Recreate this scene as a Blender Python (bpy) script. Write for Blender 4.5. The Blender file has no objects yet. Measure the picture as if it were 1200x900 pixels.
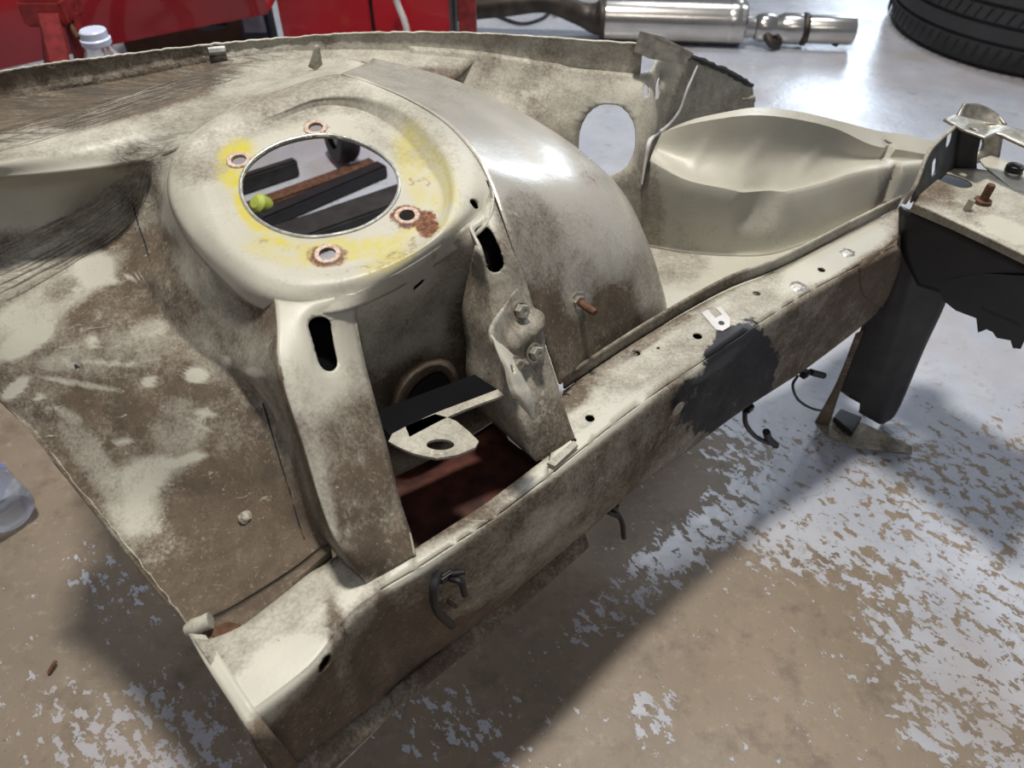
import bpy, bmesh, math, random
import numpy as np
from mathutils import Vector, Matrix
random.seed(7)
C = bpy.context.scene.collection
# ------------------------------------------------------------------ camera
PITCH = math.radians(44); FPX = 880.0; CH = 0.82
cd = bpy.data.cameras.new('camera'); cam = bpy.data.objects.new('camera', cd); C.objects.link(cam)
cam.location = (0, 0, CH); cam.rotation_euler = (math.pi/2-PITCH, 0, 0)
cd.sensor_width = 36; cd.lens = FPX*36/1200; cd.clip_start = .02; cd.clip_end = 60
cd.dof.use_dof = True; cd.dof.focus_distance = .68; cd.dof.aperture_fstop = 8
bpy.context.scene.camera = cam
# ------------------------------------------------------------------ world and lights
sc = bpy.context.scene
sc.view_settings.view_transform = 'Standard'; sc.view_settings.look = 'None'
sc.view_settings.gamma = 1; sc.view_settings.use_curve_mapping = False
sc.view_settings.exposure = 0.0
w = bpy.data.worlds.new('world'); sc.world = w; w.use_nodes = True
bg = w.node_tree.nodes['Background']; bg.inputs[0].default_value = (.86, .90, 1, 1); bg.inputs[1].default_value = .21

def area(name, loc, target, sx, sy, power, col):
    l = bpy.data.lights.new(name, 'AREA'); l.shape = 'RECTANGLE'; l.size = sx; l.size_y = sy
    l.energy = power; l.color = col
    o = bpy.data.objects.new(name, l); C.objects.link(o); o.location = loc
    o.rotation_euler = (Vector(target)-Vector(loc)).to_track_quat('-Z', 'Y').to_euler()
    return o
area('key_ceiling_lamp', (-.08, .90, 3.2), (.05, .5, .2), .28, .20, 92, (1, .95, .87))
area('second_ceiling_lamp', (.9, 2.8, 2.8), (.4, .8, .2), .5, .5, 26, (.88, .93, 1))
area('doorway_daylight', (3.6, 8.0, 3.0), (.8, 1.8, 0), 1.0, 2.4, 95, (.72, .85, 1))
area('front_fill_light', (.3, -1.6, 2.9), (.1, .5, .2), .8, .5, 8, (1, .93, .85))  # added fill to lift the camera-side faces; no real lamp stands here

# ------------------------------------------------------------------ helpers
CAM = np.array([0, 0, CH]); Fv = np.array([0, math.cos(PITCH), -math.sin(PITCH)])
Uv = np.array([0, math.sin(PITCH), math.cos(PITCH)]); Rv = np.array([1., 0, 0])
def ray(x, y): return Fv + Rv*(x-600)/FPX - Uv*(y-450)/FPX
def Z(x, y, z): d = ray(x, y); return CAM + d*((z-CH)/d[2])
def Yp(x, y, Y): d = ray(x, y); return CAM + d*(Y/d[1])
RA = Z(440, 690, .34); RB = Z(1000, 315, .34); U = (RB-RA)/np.linalg.norm(RB-RA); N = np.array([-U[1], U[0], 0])
def V(x, y, v): d = ray(x, y); return CAM + d*((v+(RA-CAM)@N)/(d@N))
def W(u, v, z): return np.array([RA[0]+U[0]*u+N[0]*v, RA[1]+U[1]*u+N[1]*v, z])
def pix(P):
    q = np.asarray(P)-CAM; k = q@Fv
    return 600+FPX*(q@Rv)/k, 450-FPX*(q@Uv)/k
# strut seat plane, leaning towards the engine bay
PC = Z(374, 218, .512); PN = np.array([.03, -.20, 1.]); PN /= np.linalg.norm(PN)
def T(x, y, off=0): d = ray(x, y); return CAM + d*(((PC-CAM)@PN+off)/(d@PN))

def mat(name): 
    m = bpy.data.materials.new(name); m.use_nodes = True
    return m, m.node_tree.nodes, m.node_tree.links, m.node_tree.nodes['Principled BSDF']
def simple(name, col, rough=.5, metal=0, var=.25, scale=40, bump=.1, coat=0, spec=.5, trans=0, col2=None):
    m, n, l, b = mat(name)
    tc = n.new('ShaderNodeTexCoord'); nz = n.new('ShaderNodeTexNoise'); nz.inputs['Scale'].default_value = scale; nz.inputs['Detail'].default_value = 6
    l.new(tc.outputs['Object'], nz.inputs['Vector'])
    mx = n.new('ShaderNodeMix'); mx.data_type = 'RGBA'
    rp = n.new('ShaderNodeMapRange'); rp.inputs[1].default_value = .35; rp.inputs[2].default_value = .65
    l.new(nz.outputs[0], rp.inputs[0]); l.new(rp.outputs[0], mx.inputs[0])
    c2 = col2 or tuple(c*(1-var) for c in col)
    mx.inputs[6].default_value = (*col, 1); mx.inputs[7].default_value = (*c2, 1)
    l.new(mx.outputs[2], b.inputs['Base Color'])
    b.inputs['Roughness'].default_value = rough; b.inputs['Metallic'].default_value = metal
    b.inputs['Coat Weight'].default_value = coat; b.inputs['Specular IOR Level'].default_value = spec
    b.inputs['Transmission Weight'].default_value = trans
    if bump:
        bp = n.new('ShaderNodeBump'); bp.inputs['Strength'].default_value = bump; bp.inputs['Distance'].default_value = .002
        l.new(nz.outputs[0], bp.inputs['Height']); l.new(bp.outputs[0], b.inputs['Normal'])
    return m

def body_mat(name, clean, dirt, rough=.42, metal=0., coat=0.):
    """Car paint with dirt (and some painted shade), rust, yellow primer, black paint given by the colour attribute 'wear' and ripples by 'ripple'."""
    m, n, l, b = mat(name)
    tc = n.new('ShaderNodeTexCoord')
    def noise(s, d=6, r=.6, vec=None, dist=0):
        x = n.new('ShaderNodeTexNoise'); x.inputs['Scale'].default_value = s; x.inputs['Detail'].default_value = d
        x.inputs['Roughness'].default_value = r; x.inputs['Distortion'].default_value = dist
        l.new(vec or tc.outputs['Object'], x.inputs['Vector']); return x.outputs[0]
    def mth(op, a, c, clamp=False):
        x = n.new('ShaderNodeMath'); x.operation = op; x.use_clamp = clamp
        for i, q in enumerate((a, c)):
            if q is None: continue
            if isinstance(q, (int, float)): x.inputs[i].default_value = q
            else: l.new(q, x.inputs[i])
        return x.outputs[0]
    def rng(a, lo, hi, o0=0, o1=1):
        x = n.new('ShaderNodeMapRange'); l.new(a, x.inputs[0]); x.inputs[1].default_value = lo; x.inputs[2].default_value = hi
        x.inputs[3].default_value = o0; x.inputs[4].default_value = o1; return x.outputs[0]
    def mix(f, a, c):
        x = n.new('ShaderNodeMix'); x.data_type = 'RGBA'; l.new(f, x.inputs[0])
        for i, q in ((6, a), (7, c)):
            if isinstance(q, tuple): x.inputs[i].default_value = (*q, 1)
            else: l.new(q, x.inputs[i])
        return x.outputs[2]
    at = n.new('ShaderNodeAttribute'); at.attribute_name = 'wear_shade'
    sp = n.new('ShaderNodeSeparateColor'); l.new(at.outputs['Color'], sp.inputs[0])
    D0, Ru, Ye, Bk = sp.outputs[0], sp.outputs[1], sp.outputs[2], at.outputs['Alpha']
    rip = n.new('ShaderNodeAttribute'); rip.attribute_name = 'ripple'
    big = noise(9, 3, .55); mid = noise(38, 8, .72); fine = noise(330, 4, .6); spk = noise(150, 5, .75)
    brk = noise(17, 8, .66, None, .3)
    D = mth('MAXIMUM', 0.0, mth('ADD', D0, mth('MULTIPLY', mth('SUBTRACT', brk, .5), mth('ADD', .15, mth('MULTIPLY', mth('MULTIPLY', D0, mth('SUBTRACT', 1.15, D0)), 2.0)))))
    scr_map = n.new('ShaderNodeMapping'); scr_map.inputs['Rotation'].default_value = (.2, .3, .9); scr_map.inputs['Scale'].default_value = (16, 90, 60)
    l.new(tc.outputs['Object'], scr_map.inputs[0])
    scr = noise(1.0, 8, .7, scr_map.outputs[0], .6)
    base = mix(rng(big, .35, .65), clean, tuple(c*.82 for c in clean))
    # thin grime
    s = mth('ADD', mth('MULTIPLY', mid, .42), mth('ADD', mth('MULTIPLY', fine, .42), mth('MULTIPLY', big, .18)))
    dm = rng(mth('ADD', s, mth('MULTIPLY', D, .78)), .70, 1.16)
    # places rubbed bright through the dirt
    rub = rng(scr, .60, .70)
    blot = rng(noise(30, 10, .82), .585, .62)
    dm2 = mth('MULTIPLY', dm, mth('SUBTRACT', 1.0, mth('MULTIPLY', mth('MAXIMUM', mth('MULTIPLY', rub, .6), mth('MULTIPLY', blot, .85)), rng(D, .95, .55)), True), True)
    dirtc = mix(rng(mid, .38, .62), dirt, tuple(c*.62 for c in dirt))
    c = mix(dm2, base, dirtc)
    # light flecks and dark grain in the dirt
    c = mix(mth('MULTIPLY', rng(noise(240, 3, .7), .60, .68), .55), c, mix(dm2, base, tuple(min(1, q*2.1) for q in dirt)))
    c = mix(mth('MULTIPLY', rng(noise(520, 3, .7), .56, .66), mth('MULTIPLY', dm2, .6)), c, tuple(q*.38 for q in dirt))
    sm_ = n.new('ShaderNodeMapping'); sm_.inputs['Rotation'].default_value = (.1, -.2, -.6); sm_.inputs['Scale'].default_value = (22, 260, 160)
    l.new(tc.outputs['Object'], sm_.inputs[0])
    c = mix(mth('MULTIPLY', rng(noise(1.0, 5, .6, sm_.outputs[0], .9), .66, .70), .6), c, clean)
    # dark specks
    sk = mth('MULTIPLY', rng(spk, .66, .72), rng(D, 0, .6, .35, .8))
    c = mix(sk, c, (.045, .037, .028))
    ym = mth('MULTIPLY', Ye, rng(mid, .36, .56))
    c = mix(ym, c, (.50, .43, .045))
    rm = rng(mth('ADD', mth('MULTIPLY', spk, 1.1), mth('MULTIPLY', Ru, .75)), .84, 1.12)
    rustc = mix(rng(fine, .4, .6), (.23, .085, .03), (.075, .028, .016))
    rm = mth('MULTIPLY', rm, rng(Ru, .02, .2))
    c = mix(rm, c, rustc)
    bm_ = rng(mth('ADD', mth('MULTIPLY', mid, 1.3), mth('MULTIPLY', Bk, .8)), 1.0, 1.12)
    bm_ = mth('MULTIPLY', bm_, rng(Bk, .03, .1))
    c = mix(bm_, c, (.013, .013, .017))
    # sealant ripples
    wm = n.new('ShaderNodeMapping'); wm.inputs['Rotation'].default_value = (0, 0, -.45); wm.inputs['Scale'].default_value = (1.5, 16, 12)
    l.new(tc.outputs['Object'], wm.inputs[0])
    rw = noise(11, 6, .6, wm.outputs[0], .8)
    rl = mth('MULTIPLY', rng(rw, .44, .50, 1, 0), rip.outputs['Fac'])
    c = mix(mth('MULTIPLY', rl, .85), c, (.06, .052, .043))
    l.new(c, b.inputs['Base Color'])
    l.new(rng(mth('MAXIMUM', dm2, rm), 0, 1, rough, .78), b.inputs['Roughness'])
    b.inputs['Metallic'].default_value = metal
    b.inputs['Coat Weight'].default_value = coat; b.inputs['Coat Roughness'].default_value = .12
    h = mth('ADD', mth('MULTIPLY', mid, .6), mth('ADD', mth('MULTIPLY', mth('MULTIPLY', fine, D), .25), mth('MULTIPLY', mth('MULTIPLY', rw, rip.outputs['Fac']), 6.0)))
    bp = n.new('ShaderNodeBump'); bp.inputs['Strength'].default_value = .6; bp.inputs['Distance'].default_value = .0014
    l.new(h, bp.inputs['Height']); l.new(bp.outputs[0], b.inputs['Normal'])
    return m
PAINT = body_mat('cream_body_paint', (.52, .50, .42), (.145, .108, .074))
DOMEM = body_mat('polished_arch_paint', (.56, .53, .47), (.150, .115, .078), .27, .35, .25)
STEEL = simple('dull_zinc_steel', (.48, .45, .38), .42, .7, .45, 90, .3)
DKSTEEL = simple('darkened_zinc_steel', (.10, .11, .12), .45, .6, .4, 60, .3)
DARKST = simple('dark_painted_steel', (.035, .034, .035), .55, .1, .5, 30, .3)
BLACKPL = simple('black_plastic', (.013, .013, .016), .5, 0, .4, 40, .2)
RUST = simple('rusty_steel', (.15, .068, .036), .85, .1, .6, 120, .6)
REDRUST = simple('dark_red_primer', (.085, .020, .012), .8, 0, .7, 60, .5)
WORNW = simple('worn_ring_paint', (.62, .52, .46), .6, 0, .5, 420, .3, col2=(.40, .24, .15))
EDGE = simple('bare_cut_edge', (.55, .55, .52), .4, .5, .4, 150, .4)
CHROME = simple('polished_stainless_steel', (.62, .59, .55), .22, 1, .2, 12, .05)
PIPE = simple('dark_exhaust_steel', (.085, .07, .06), .5, .7, .5, 25, .3)
RUBBER = simple('black_tyre_rubber', (.030, .030, .033), .62, 0, .25, 20, .15)
RUBBERW = simple('black_rubber_hose', (.025, .025, .027), .55, 0, .25, 60, .15)
REDP = simple('glossy_red_paint', (.42, .008, .018), .35, 0, .35, 3, 0, .5)
REDJ = simple('worn_red_stand_paint', (.30, .03, .03), .5, .1, .5, 50, .3)
CARD = simple('brown_cardboard', (.16, .10, .065), .9, 0, .25, 30, .1)
CAPB = simple('white_plastic_cap', (.62, .68, .86), .35, 0, .1, 20, 0)
BLUEB = simple('dark_blue_plastic', (.02, .025, .06), .45, 0, .3, 20, 0)
LABEL = simple('pale_label_paper', (.30, .30, .38), .6, 0, .2, 50, 0)
YEL = simple('yellow_green_plastic', (.50, .58, .10), .6, 0, .2, 50, .1)
CABLEW = simple('white_cable_plastic', (.62, .60, .60), .5, 0, .2, 40, 0)
m, n, l, b = mat('clear_bottle_plastic'); PET = m
b.inputs['Base Color'].default_value = (.88, .92, 1, 1); b.inputs['Roughness'].default_value = .08
b.inputs['Transmission Weight'].default_value = .85; b.inputs['IOR'].default_value = 1.2
tcn = n.new('ShaderNodeTexCoord'); nn = n.new('ShaderNodeTexNoise'); nn.inputs['Scale'].default_value = 25
l.new(tcn.outputs['Object'], nn.inputs[0]); bpn = n.new('ShaderNodeBump'); bpn.inputs['Strength'].default_value = .25
bpn.inputs['Distance'].default_value = .004; l.new(nn.outputs[0], bpn.inputs['Height']); l.new(bpn.outputs[0], b.inputs['Normal'])

# ------------------------------------------------------------------ mesh tools
def cr(pts, k, closed=False):
    """Catmull-Rom through pts, k steps per span."""
    pts = [np.asarray(p, float) for p in pts]; n_ = len(pts); out = []
    spans = n_ if closed else n_-1
    for i in range(spans):
        p1, p2 = pts[i], pts[(i+1) % n_]
        p0 = pts[(i-1) % n_] if closed or i > 0 else 2*p1-p2
        p3 = pts[(i+2) % n_] if closed or i+2 < n_ else 2*p2-p1
        for j in range(k):
            t = j/k
            out.append(.5*((2*p1)+(-p0+p2)*t+(2*p0-5*p1+4*p2-p3)*t*t+(-p0+3*p1-3*p2+p3)*t**3))
    if not closed: out.append(pts[-1])
    return out
def lin(pts, k):
    out = []
    for a, c in zip(pts[:-1], pts[1:]):
        for j in range(k): out.append(np.asarray(a)*(1-j/k)+np.asarray(c)*j/k)
    out.append(np.asarray(pts[-1])); return out
def seg_interp(pts, k, sharp=()):
    """Catmull-Rom broken at the indices in sharp."""
    idx = [0]+sorted(sharp)+[len(pts)-1]; out = []
    for a, c in zip(idx[:-1], idx[1:]):
        if c <= a: continue
        s = cr(pts[a:c+1], k); out += s if not out else s[1:]
    return out
def net(bm, rows, kr=6, kc=6, sharp_r=(), sharp_c=(), closed_c=False):
    """rows: rows of 3D points; surface through them."""
    fine_rows = [cr(r, kc, True) if closed_c else seg_interp(r, kc, sharp_c) for r in rows]
    cols = [seg_interp([fr[j] for fr in fine_rows], kr, sharp_r) for j in range(len(fine_rows[0]))]
    nr, nc = len(cols[0]), len(cols)
    vs = [[bm.verts.new(cols[j][i]) for j in range(nc)] for i in range(nr)]
    for i in range(nr-1):
        for j in range(nc if closed_c else nc-1):
            j2 = (j+1) % nc
            try: bm.faces.new((vs[i][j], vs[i][j2], vs[i+1][j2], vs[i+1][j]))
            except ValueError: pass
    return vs
def punch(bm, c, axis, r, long=None, half=0, levels=4):
    """Cuts a round hole or a slot (long = direction, half = half straight length) into the sheet."""
    c = Vector(c); ax = Vector(axis).normalized()
    lg = Vector(long) if long is not None else Vector((1, 0, 0))
    lg = (lg-ax*lg.dot(ax)).normalized(); sd = ax.cross(lg)
    def q(p):
        d = p-c; a = d.dot(lg); s = d.dot(sd); h = d.dot(ax)
        a0 = max(-half, min(half, a)); return a, s, h, a0, math.hypot(a-a0, s)
    for L in range(levels):
        fs = []
        for f in bm.faces:
            a, s, h, a0, d = q(f.calc_center_median())
            if abs(h) < r*1.2+.006 and d < r*1.3+(.012, .007, .004, .002)[min(L, 3)]: fs.append(f)
        es = {e for f in fs for e in f.edges if e.calc_length() > min(r*.30, .0035)}
        if es: bmesh.ops.subdivide_edges(bm, edges=list(es), cuts=1, use_grid_fill=True)
    kill = [v_ for v_ in bm.verts if (lambda t: t[4] < r*.95 and abs(t[2]) < r*1.2+.006)(q(v_.co))]
    near = set()
    for v_ in kill:
        for f in v_.link_faces:
            for w_ in f.verts: near.add(w_)
    near -= set(kill)
    bmesh.ops.delete(bm, geom=kill, context='VERTS')
    for v_ in near:
        if not v_.is_valid: continue
        a, s, h, a0, d = q(v_.co)
        if d > 1e-6 and d < r*2.2:
            v_.co = c+ax*h+lg*(a0+(a-a0)/d*r)+sd*(s/d*r)
    bmesh.ops.triangulate(bm, faces=[f for f in bm.faces if len(f.verts) > 4])
def onbm(bm, x, y):
    bm.normal_update(); h = __import__('mathutils').bvhtree.BVHTree.FromBMesh(bm).ray_cast(Vector(CAM), Vector(ray(x, y)))
    n_ = h[1] if h[1].dot(Vector(ray(x, y))) < 0 else -h[1]; return h[0], n_
def slot(bm, x0, y0, x1, y1, r, recess=0):
    """A rounded slot from one end centre to the other, both given where they show on the sheet."""
    a, na = onbm(bm, x0, y0); c, nc = onbm(bm, x1, y1); m_, nm = onbm(bm, (x0+x1)/2, (y0+y1)/2)
    ax = (nc+nm).normalized(); L = c-a
    if recess: dent(bm, m_, r+.0085, -recess, ax, L, L.length/2, .35); m_ = m_-ax*recess
    punch(bm, m_, ax, r, L, L.length/2, 4)
def dent(bm, c, r, h, axis, long=None, half=0, flat=.3):
    c = Vector(c); ax = Vector(axis).normalized(); lg = Vector(long) if long is not None else Vector((1, 0, 0))
    lg = (lg-ax*lg.dot(ax)).normalized(); sd = ax.cross(lg)
    for v_ in bm.verts:
        d = v_.co-c
        if abs(d.dot(ax)) > r*2+.02: continue
        a = d.dot(lg); s = d.dot(sd); a0 = max(-half, min(half, a)); q_ = math.hypot(a-a0, s)/r
        if q_ < 1:
            t = min(1, (1-q_)/(1-flat)); t = t*t*(3-2*t); v_.co += ax*h*t
# wear painting, with some shade: blobs given where they show, stored on the vertices
WEAR = []     # (channel, px, py, rx, ry, angle, value)
def paint(ob, base_dirt_shade, blobs, fn=None):
    me = ob.data; n_ = len(me.vertices)
    co = np.empty(n_*3); me.vertices.foreach_get('co', co); co = co.reshape(-1, 3)
    q = co-CAM; k = q@Fv; px = 600+FPX*(q@Rv)/k; py = 450-FPX*(q@Uv)/k
    A = np.zeros((n_, 5)); A[:, 0] = base_dirt_shade
    for ch, x, y, rx, ry, ang, val in blobs:
        a = math.radians(ang); dx = px-x; dy = py-y
        e = ((dx*math.cos(a)+dy*math.sin(a))/rx)**2+((-dx*math.sin(a)+dy*math.cos(a))/ry)**2
        i = np.clip(1.5-e**.5, 0, 1); i = np.clip(i*1.6, 0, 1); i = i*i*(3-2*i)
        c_ = 'druyk'.index(ch) if ch in 'druyk' else 0
        c_ = {'d': 0, 'r': 1, 'y': 2, 'k': 3, 'p': 4}[ch]
        if ch == 'd': A[:, 0] = A[:, 0]*(1-i)+val*i
        else: A[:, c_] = np.maximum(A[:, c_], val*i)
    at = me.color_attributes.new('wear_shade', 'FLOAT_COLOR', 'POINT')
    at.data.foreach_set('color', A[:, :4].ravel())
    ra = me.attributes.new('ripple', 'FLOAT', 'POINT'); ra.data.foreach_set('value', np.ascontiguousarray(A[:, 4]))
def obj(name, bm, m, parent=None, smooth=True, thick=0, weld=True, offset=-1):
    if weld: bmesh.ops.remove_doubles(bm, verts=bm.verts, dist=1e-5)
    if thick:
        bm.normal_update(); t_ = sum(f.normal.dot(Vector(CAM)-f.calc_center_median())*f.calc_area() for f in bm.faces)
        if t_ < 0: bmesh.ops.reverse_faces(bm, faces=bm.faces)
    me = bpy.data.meshes.new(name); bm.to_mesh(me); bm.free()
    o = bpy.data.objects.new(name, me); C.objects.link(o); me.materials.append(m)
    if smooth:
        me.polygons.foreach_set('use_smooth', [True]*len(me.polygons))
        try: me.set_sharp_from_angle(angle=math.radians(38))
        except Exception: pass
    if thick:
        s = o.modifiers.new('thickness', 'SOLIDIFY'); s.thickness = thick; s.offset = offset
    if parent: o.parent = parent
    return o
def tag(o, label, cat, group=None):
    o['label'] = label; o['category'] = cat
    if group: o['group'] = group
    return o
def empty(name, loc, label, cat, group=None):
    o = bpy.data.objects.new(name, None); C.objects.link(o); o.location = loc; o.empty_display_size = .05
    tag(o, label, cat, group); return o
def adopt(parent):
    """Parts were built in world coordinates: bake the offset of the parent into them."""
    bpy.context.view_layer.update()
    for c_ in parent.children:
        c_.matrix_parent_inverse = parent.matrix_world.inverted()
def tube(bm, pts, r, seg=10, k=5, cap=True, smooth=True, radii=None):
    P = cr(pts, k) if smooth else [np.asarray(p, float) for p in pts]
    n_ = len(P); rs = [r]*n_ if radii is None else list(np.interp(np.linspace(0, 1, n_), np.linspace(0, 1, len(radii)), radii))
    rings = []; up = None
    for i, p in enumerate(P):
        t = Vector(P[min(i+1, n_-1)]-P[max(i-1, 0)]).normalized()
        if up is None: up = t.orthogonal().normalized()
        else: up = (up-t*up.dot(t)).normalized()
        s = t.cross(up)
        rings.append([bm.verts.new(Vector(p)+(up*math.cos(2*math.pi*a/seg)+s*math.sin(2*math.pi*a/seg))*rs[i]) for a in range(seg)])
    for A, B in zip(rings[:-1], rings[1:]):
        for a in range(seg): bm.faces.new((A[a], A[(a+1) % seg], B[(a+1) % seg], B[a]))
    if cap: bm.faces.new(rings[0][::-1]); bm.faces.new(rings[-1])
def lathe(bm, prof, c, axis, seg=24, start=None):
    """prof: list of (r, h) along axis."""
    c = Vector(c); ax = Vector(axis).normalized(); up = ax.orthogonal().normalized() if start is None else Vector(start).normalized(); sd = ax.cross(up)
    R = []
    for r, h in prof:
        R.append([bm.verts.new(c+ax*h+(up*math.cos(2*math.pi*a/seg)+sd*math.sin(2*math.pi*a/seg))*max(r, 1e-5)) for a in range(seg)])
    for A, B in zip(R[:-1], R[1:]):
        for a in range(seg): bm.faces.new((A[a], A[(a+1) % seg], B[(a+1) % seg], B[a]))
def slab(bm, pts, th, bev=0):
    """Flat polygon (3D points, planar-ish) given thickness along its normal (downwards)."""
    vs = [bm.verts.new(p) for p in pts]; f = bm.faces.new(vs); f.normal_update(); nrm = f.normal.copy()
    r = bmesh.ops.extrude_face_region(bm, geom=[f])
    mv = [g for g in r['geom'] if isinstance(g, bmesh.types.BMVert)]
    bmesh.ops.translate(bm, verts=mv, vec=-nrm*th)
    bmesh.ops.recalc_face_normals(bm, faces=bm.faces)
    if bev: bmesh.ops.bevel(bm, geom=bm.edges[:], offset=bev, segments=2, affect='EDGES', clamp_overlap=True)
def box(bm, c, s, rot=0, bev=0):
    r = bmesh.ops.create_cube(bm, size=1, matrix=Matrix.Translation(c) @ Matrix.Rotation(rot, 4, 'Z') @ Matrix.Diagonal((*s, 1)))
    if bev:
        es = {e for v_ in r['verts'] for e in v_.link_edges}
        bmesh.ops.bevel(bm, geom=list(es), offset=bev, segments=2, affect='EDGES')

# ------------------------------------------------------------------ floor
m, n, l, b = mat('worn_painted_concrete'); FLOORM = m
def N_(t): return n.new('ShaderNode'+t)
tc = N_('TexCoord')
def noise(s, d=8, r=.6, dist=0, vec=None):
    x = N_('TexNoise'); x.inputs['Scale'].default_value = s; x.inputs['Detail'].default_value = d; x.inputs['Roughness'].default_value = r
    x.inputs['Distortion'].default_value = dist; l.new(vec or tc.outputs['Object'], x.inputs['Vector']); return x.outputs[0]
def rng(a, lo, hi, o0=0, o1=1, smooth=False):
    x = N_('MapRange'); l.new(a, x.inputs[0]); x.inputs[1].default_value = lo; x.inputs[2].default_value = hi
    x.inputs[3].default_value = o0; x.inputs[4].default_value = o1
    if smooth: x.interpolation_type = 'SMOOTHSTEP'
    return x.outputs[0]
def mth(op, a, c):
    x = N_('Math'); x.operation = op
    for i, q in enumerate((a, c)):
        if isinstance(q, (int, float)): x.inputs[i].default_value = q
        else: l.new(q, x.inputs[i])
    return x.outputs[0]
def mix(f, a, c):
    x = N_('Mix'); x.data_type = 'RGBA'; l.new(f, x.inputs[0])
    for i, q in ((6, a), (7, c)):
        if isinstance(q, tuple): x.inputs[i].default_value = (*q, 1)
        else: l.new(q, x.inputs[i])
    return x.outputs[2]
cov = N_('Attribute'); cov.attribute_name = 'coat_cover'; covf = cov.outputs['Fac']
smp = N_('Mapping'); smp.vector_type = 'TEXTURE'; smp.inputs['Rotation'].default_value = (0, 0, -.80); smp.inputs['Scale'].default_value = (1.5, .95, 1); l.new(tc.outputs['Object'], smp.inputs[0])
pn = mth('ADD', mth('MULTIPLY', noise(12, 4, .6, 0, smp.outputs[0]), .45), mth('ADD', mth('MULTIPLY', noise(75, 6, .62, .2, smp.outputs[0]), 1.45), mth('MULTIPLY', noise(230, 4, .6), .40)))
pm = rng(mth('ADD', pn, covf), 1.64, 1.66)
conc = mix(rng(noise(4, 5, .6), .35, .65), (.265, .205, .145), (.195, .158, .118))
conc = mix(rng(noise(60, 8, .7), .55, .75), conc, (.34, .275, .21))
conc = mix(rng(noise(18, 8, .7), .52, .66), conc, (.165, .128, .092))
conc = mix(rng(noise(300, 3, .6), .64, .72), conc, (.11, .085, .06))
ptc = mix(rng(noise(7, 6, .6), .3, .7), (.50, .51, .555), (.38, .41, .475))
ptc = mix(rng(noise(35, 9, .75, 1.2), .56, .70), ptc, (.30, .275, .25))
ptc = mix(rng(noise(2.2, 4, .6), .46, .66), ptc, (.37, .34, .335))
l.new(mix(pm, conc, ptc), b.inputs['Base Color'])
l.new(mth('ADD', rng(noise(6, 6, .6), .3, .7, .18, .38), mth('MULTIPLY', mth('SUBTRACT', 1.0, pm), .26)), b.inputs['Roughness'])
bp = N_('Bump'); bp.inputs['Strength'].default_value = .5; bp.inputs['Distance'].default_value = .0015
l.new(mth('ADD', mth('MULTIPLY', pm, .6), mth('ADD', mth('MULTIPLY', noise(14, 4, .5), 1.5), mth('MULTIPLY', noise(90, 4, .5), .5))), bp.inputs['Height']); l.new(bp.outputs[0], b.inputs['Normal'])
bm = bmesh.new()
xs = np.concatenate([np.linspace(-7, -1.5, 8)[:-1], np.linspace(-1.5, 2.2, 150), np.linspace(2.2, 9, 8)[1:]])
ys = np.concatenate([np.linspace(-4, -.3, 5)[:-1], np.linspace(-.3, 2.6, 120), np.linspace(2.6, 12, 10)[1:]])
g = [[bm.verts.new((x, y, 0)) for x in xs] for y in ys]
for i in range(len(ys)-1):
    for j in range(len(xs)-1): bm.faces.new((g[i][j], g[i][j+1], g[i+1][j+1], g[i+1][j]))
fl = obj('floor', bm, FLOORM, smooth=False, weld=False); fl['kind'] = 'structure'; fl['label'] = 'concrete workshop floor with flaking pale blue-grey paint'
me = fl.data; nv = len(me.vertices); co = np.empty(nv*3); me.vertices.foreach_get('co', co); co = co.reshape(-1, 3)
q = co-CAM; k = q@Fv; k[k < .05] = .05; px = 600+FPX*(q@Rv)/k; py = 450-FPX*(q@Uv)/k
# flaked zones: coverage rises from the bare concrete near the camera to the painted floor on the right and beyond
cover = np.full(nv, .25)
edge = px - (800 + (py-500)*.78)          # painted side of the diagonal border
cover += np.clip((edge+60)/160, 0, 1)*.32
cover += np.clip((520-py)/120, 0, 1)*np.clip((px-500)/200, 0, 1)*.35
cover = np.where(py < 330, .85, cover)
for x, y, rx, ry, ang, val in [(130, 690, 60, 28, 40, .22), (170, 860, 90, 55, -20, .24), (330, 880, 90, 30, 0, .16), (550, 850, 70, 40, 30, .20), (760, 840, 26, 45, -20, .26), (790, 825, 12, 22, -10, .26),
        (740, 700, 90, 28, -35, .22), (800, 630, 60, 24, -30, .22), (960, 860, 70, 20, 40, .16), (1090, 860, 40, 24, 20, .16), (900, 620, 70, 60, 0, .18), (40, 540, 60, 40, 0, -.15),
        (30, 850, 60, 60, 0, .12), (960, 720, 45, 25, 40, -.15), (900, 440, 60, 60, 0, .1)]:
    a = math.radians(ang); dx = px-x; dy = py-y
    e = (((dx*math.cos(a)+dy*math.sin(a))/rx)**2+((-dx*math.sin(a)+dy*math.cos(a))/ry)**2)**.5
    i = np.clip(1.6-e, 0, 1); cover += val*i*i*(3-2*i)
aa = me.attributes.new('coat_cover', 'FLOAT', 'POINT'); aa.data.foreach_set('value', np.ascontiguousarray(cover))

# ------------------------------------------------------------------ the cut-off front corner of a car body
car = empty('car_body_corner', (float(RA[0]), float(RA[1]), 0), 'dirty cream cut-off front corner of a car body with strut tower on workshop floor', 'car part')
dirt = []
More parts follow.
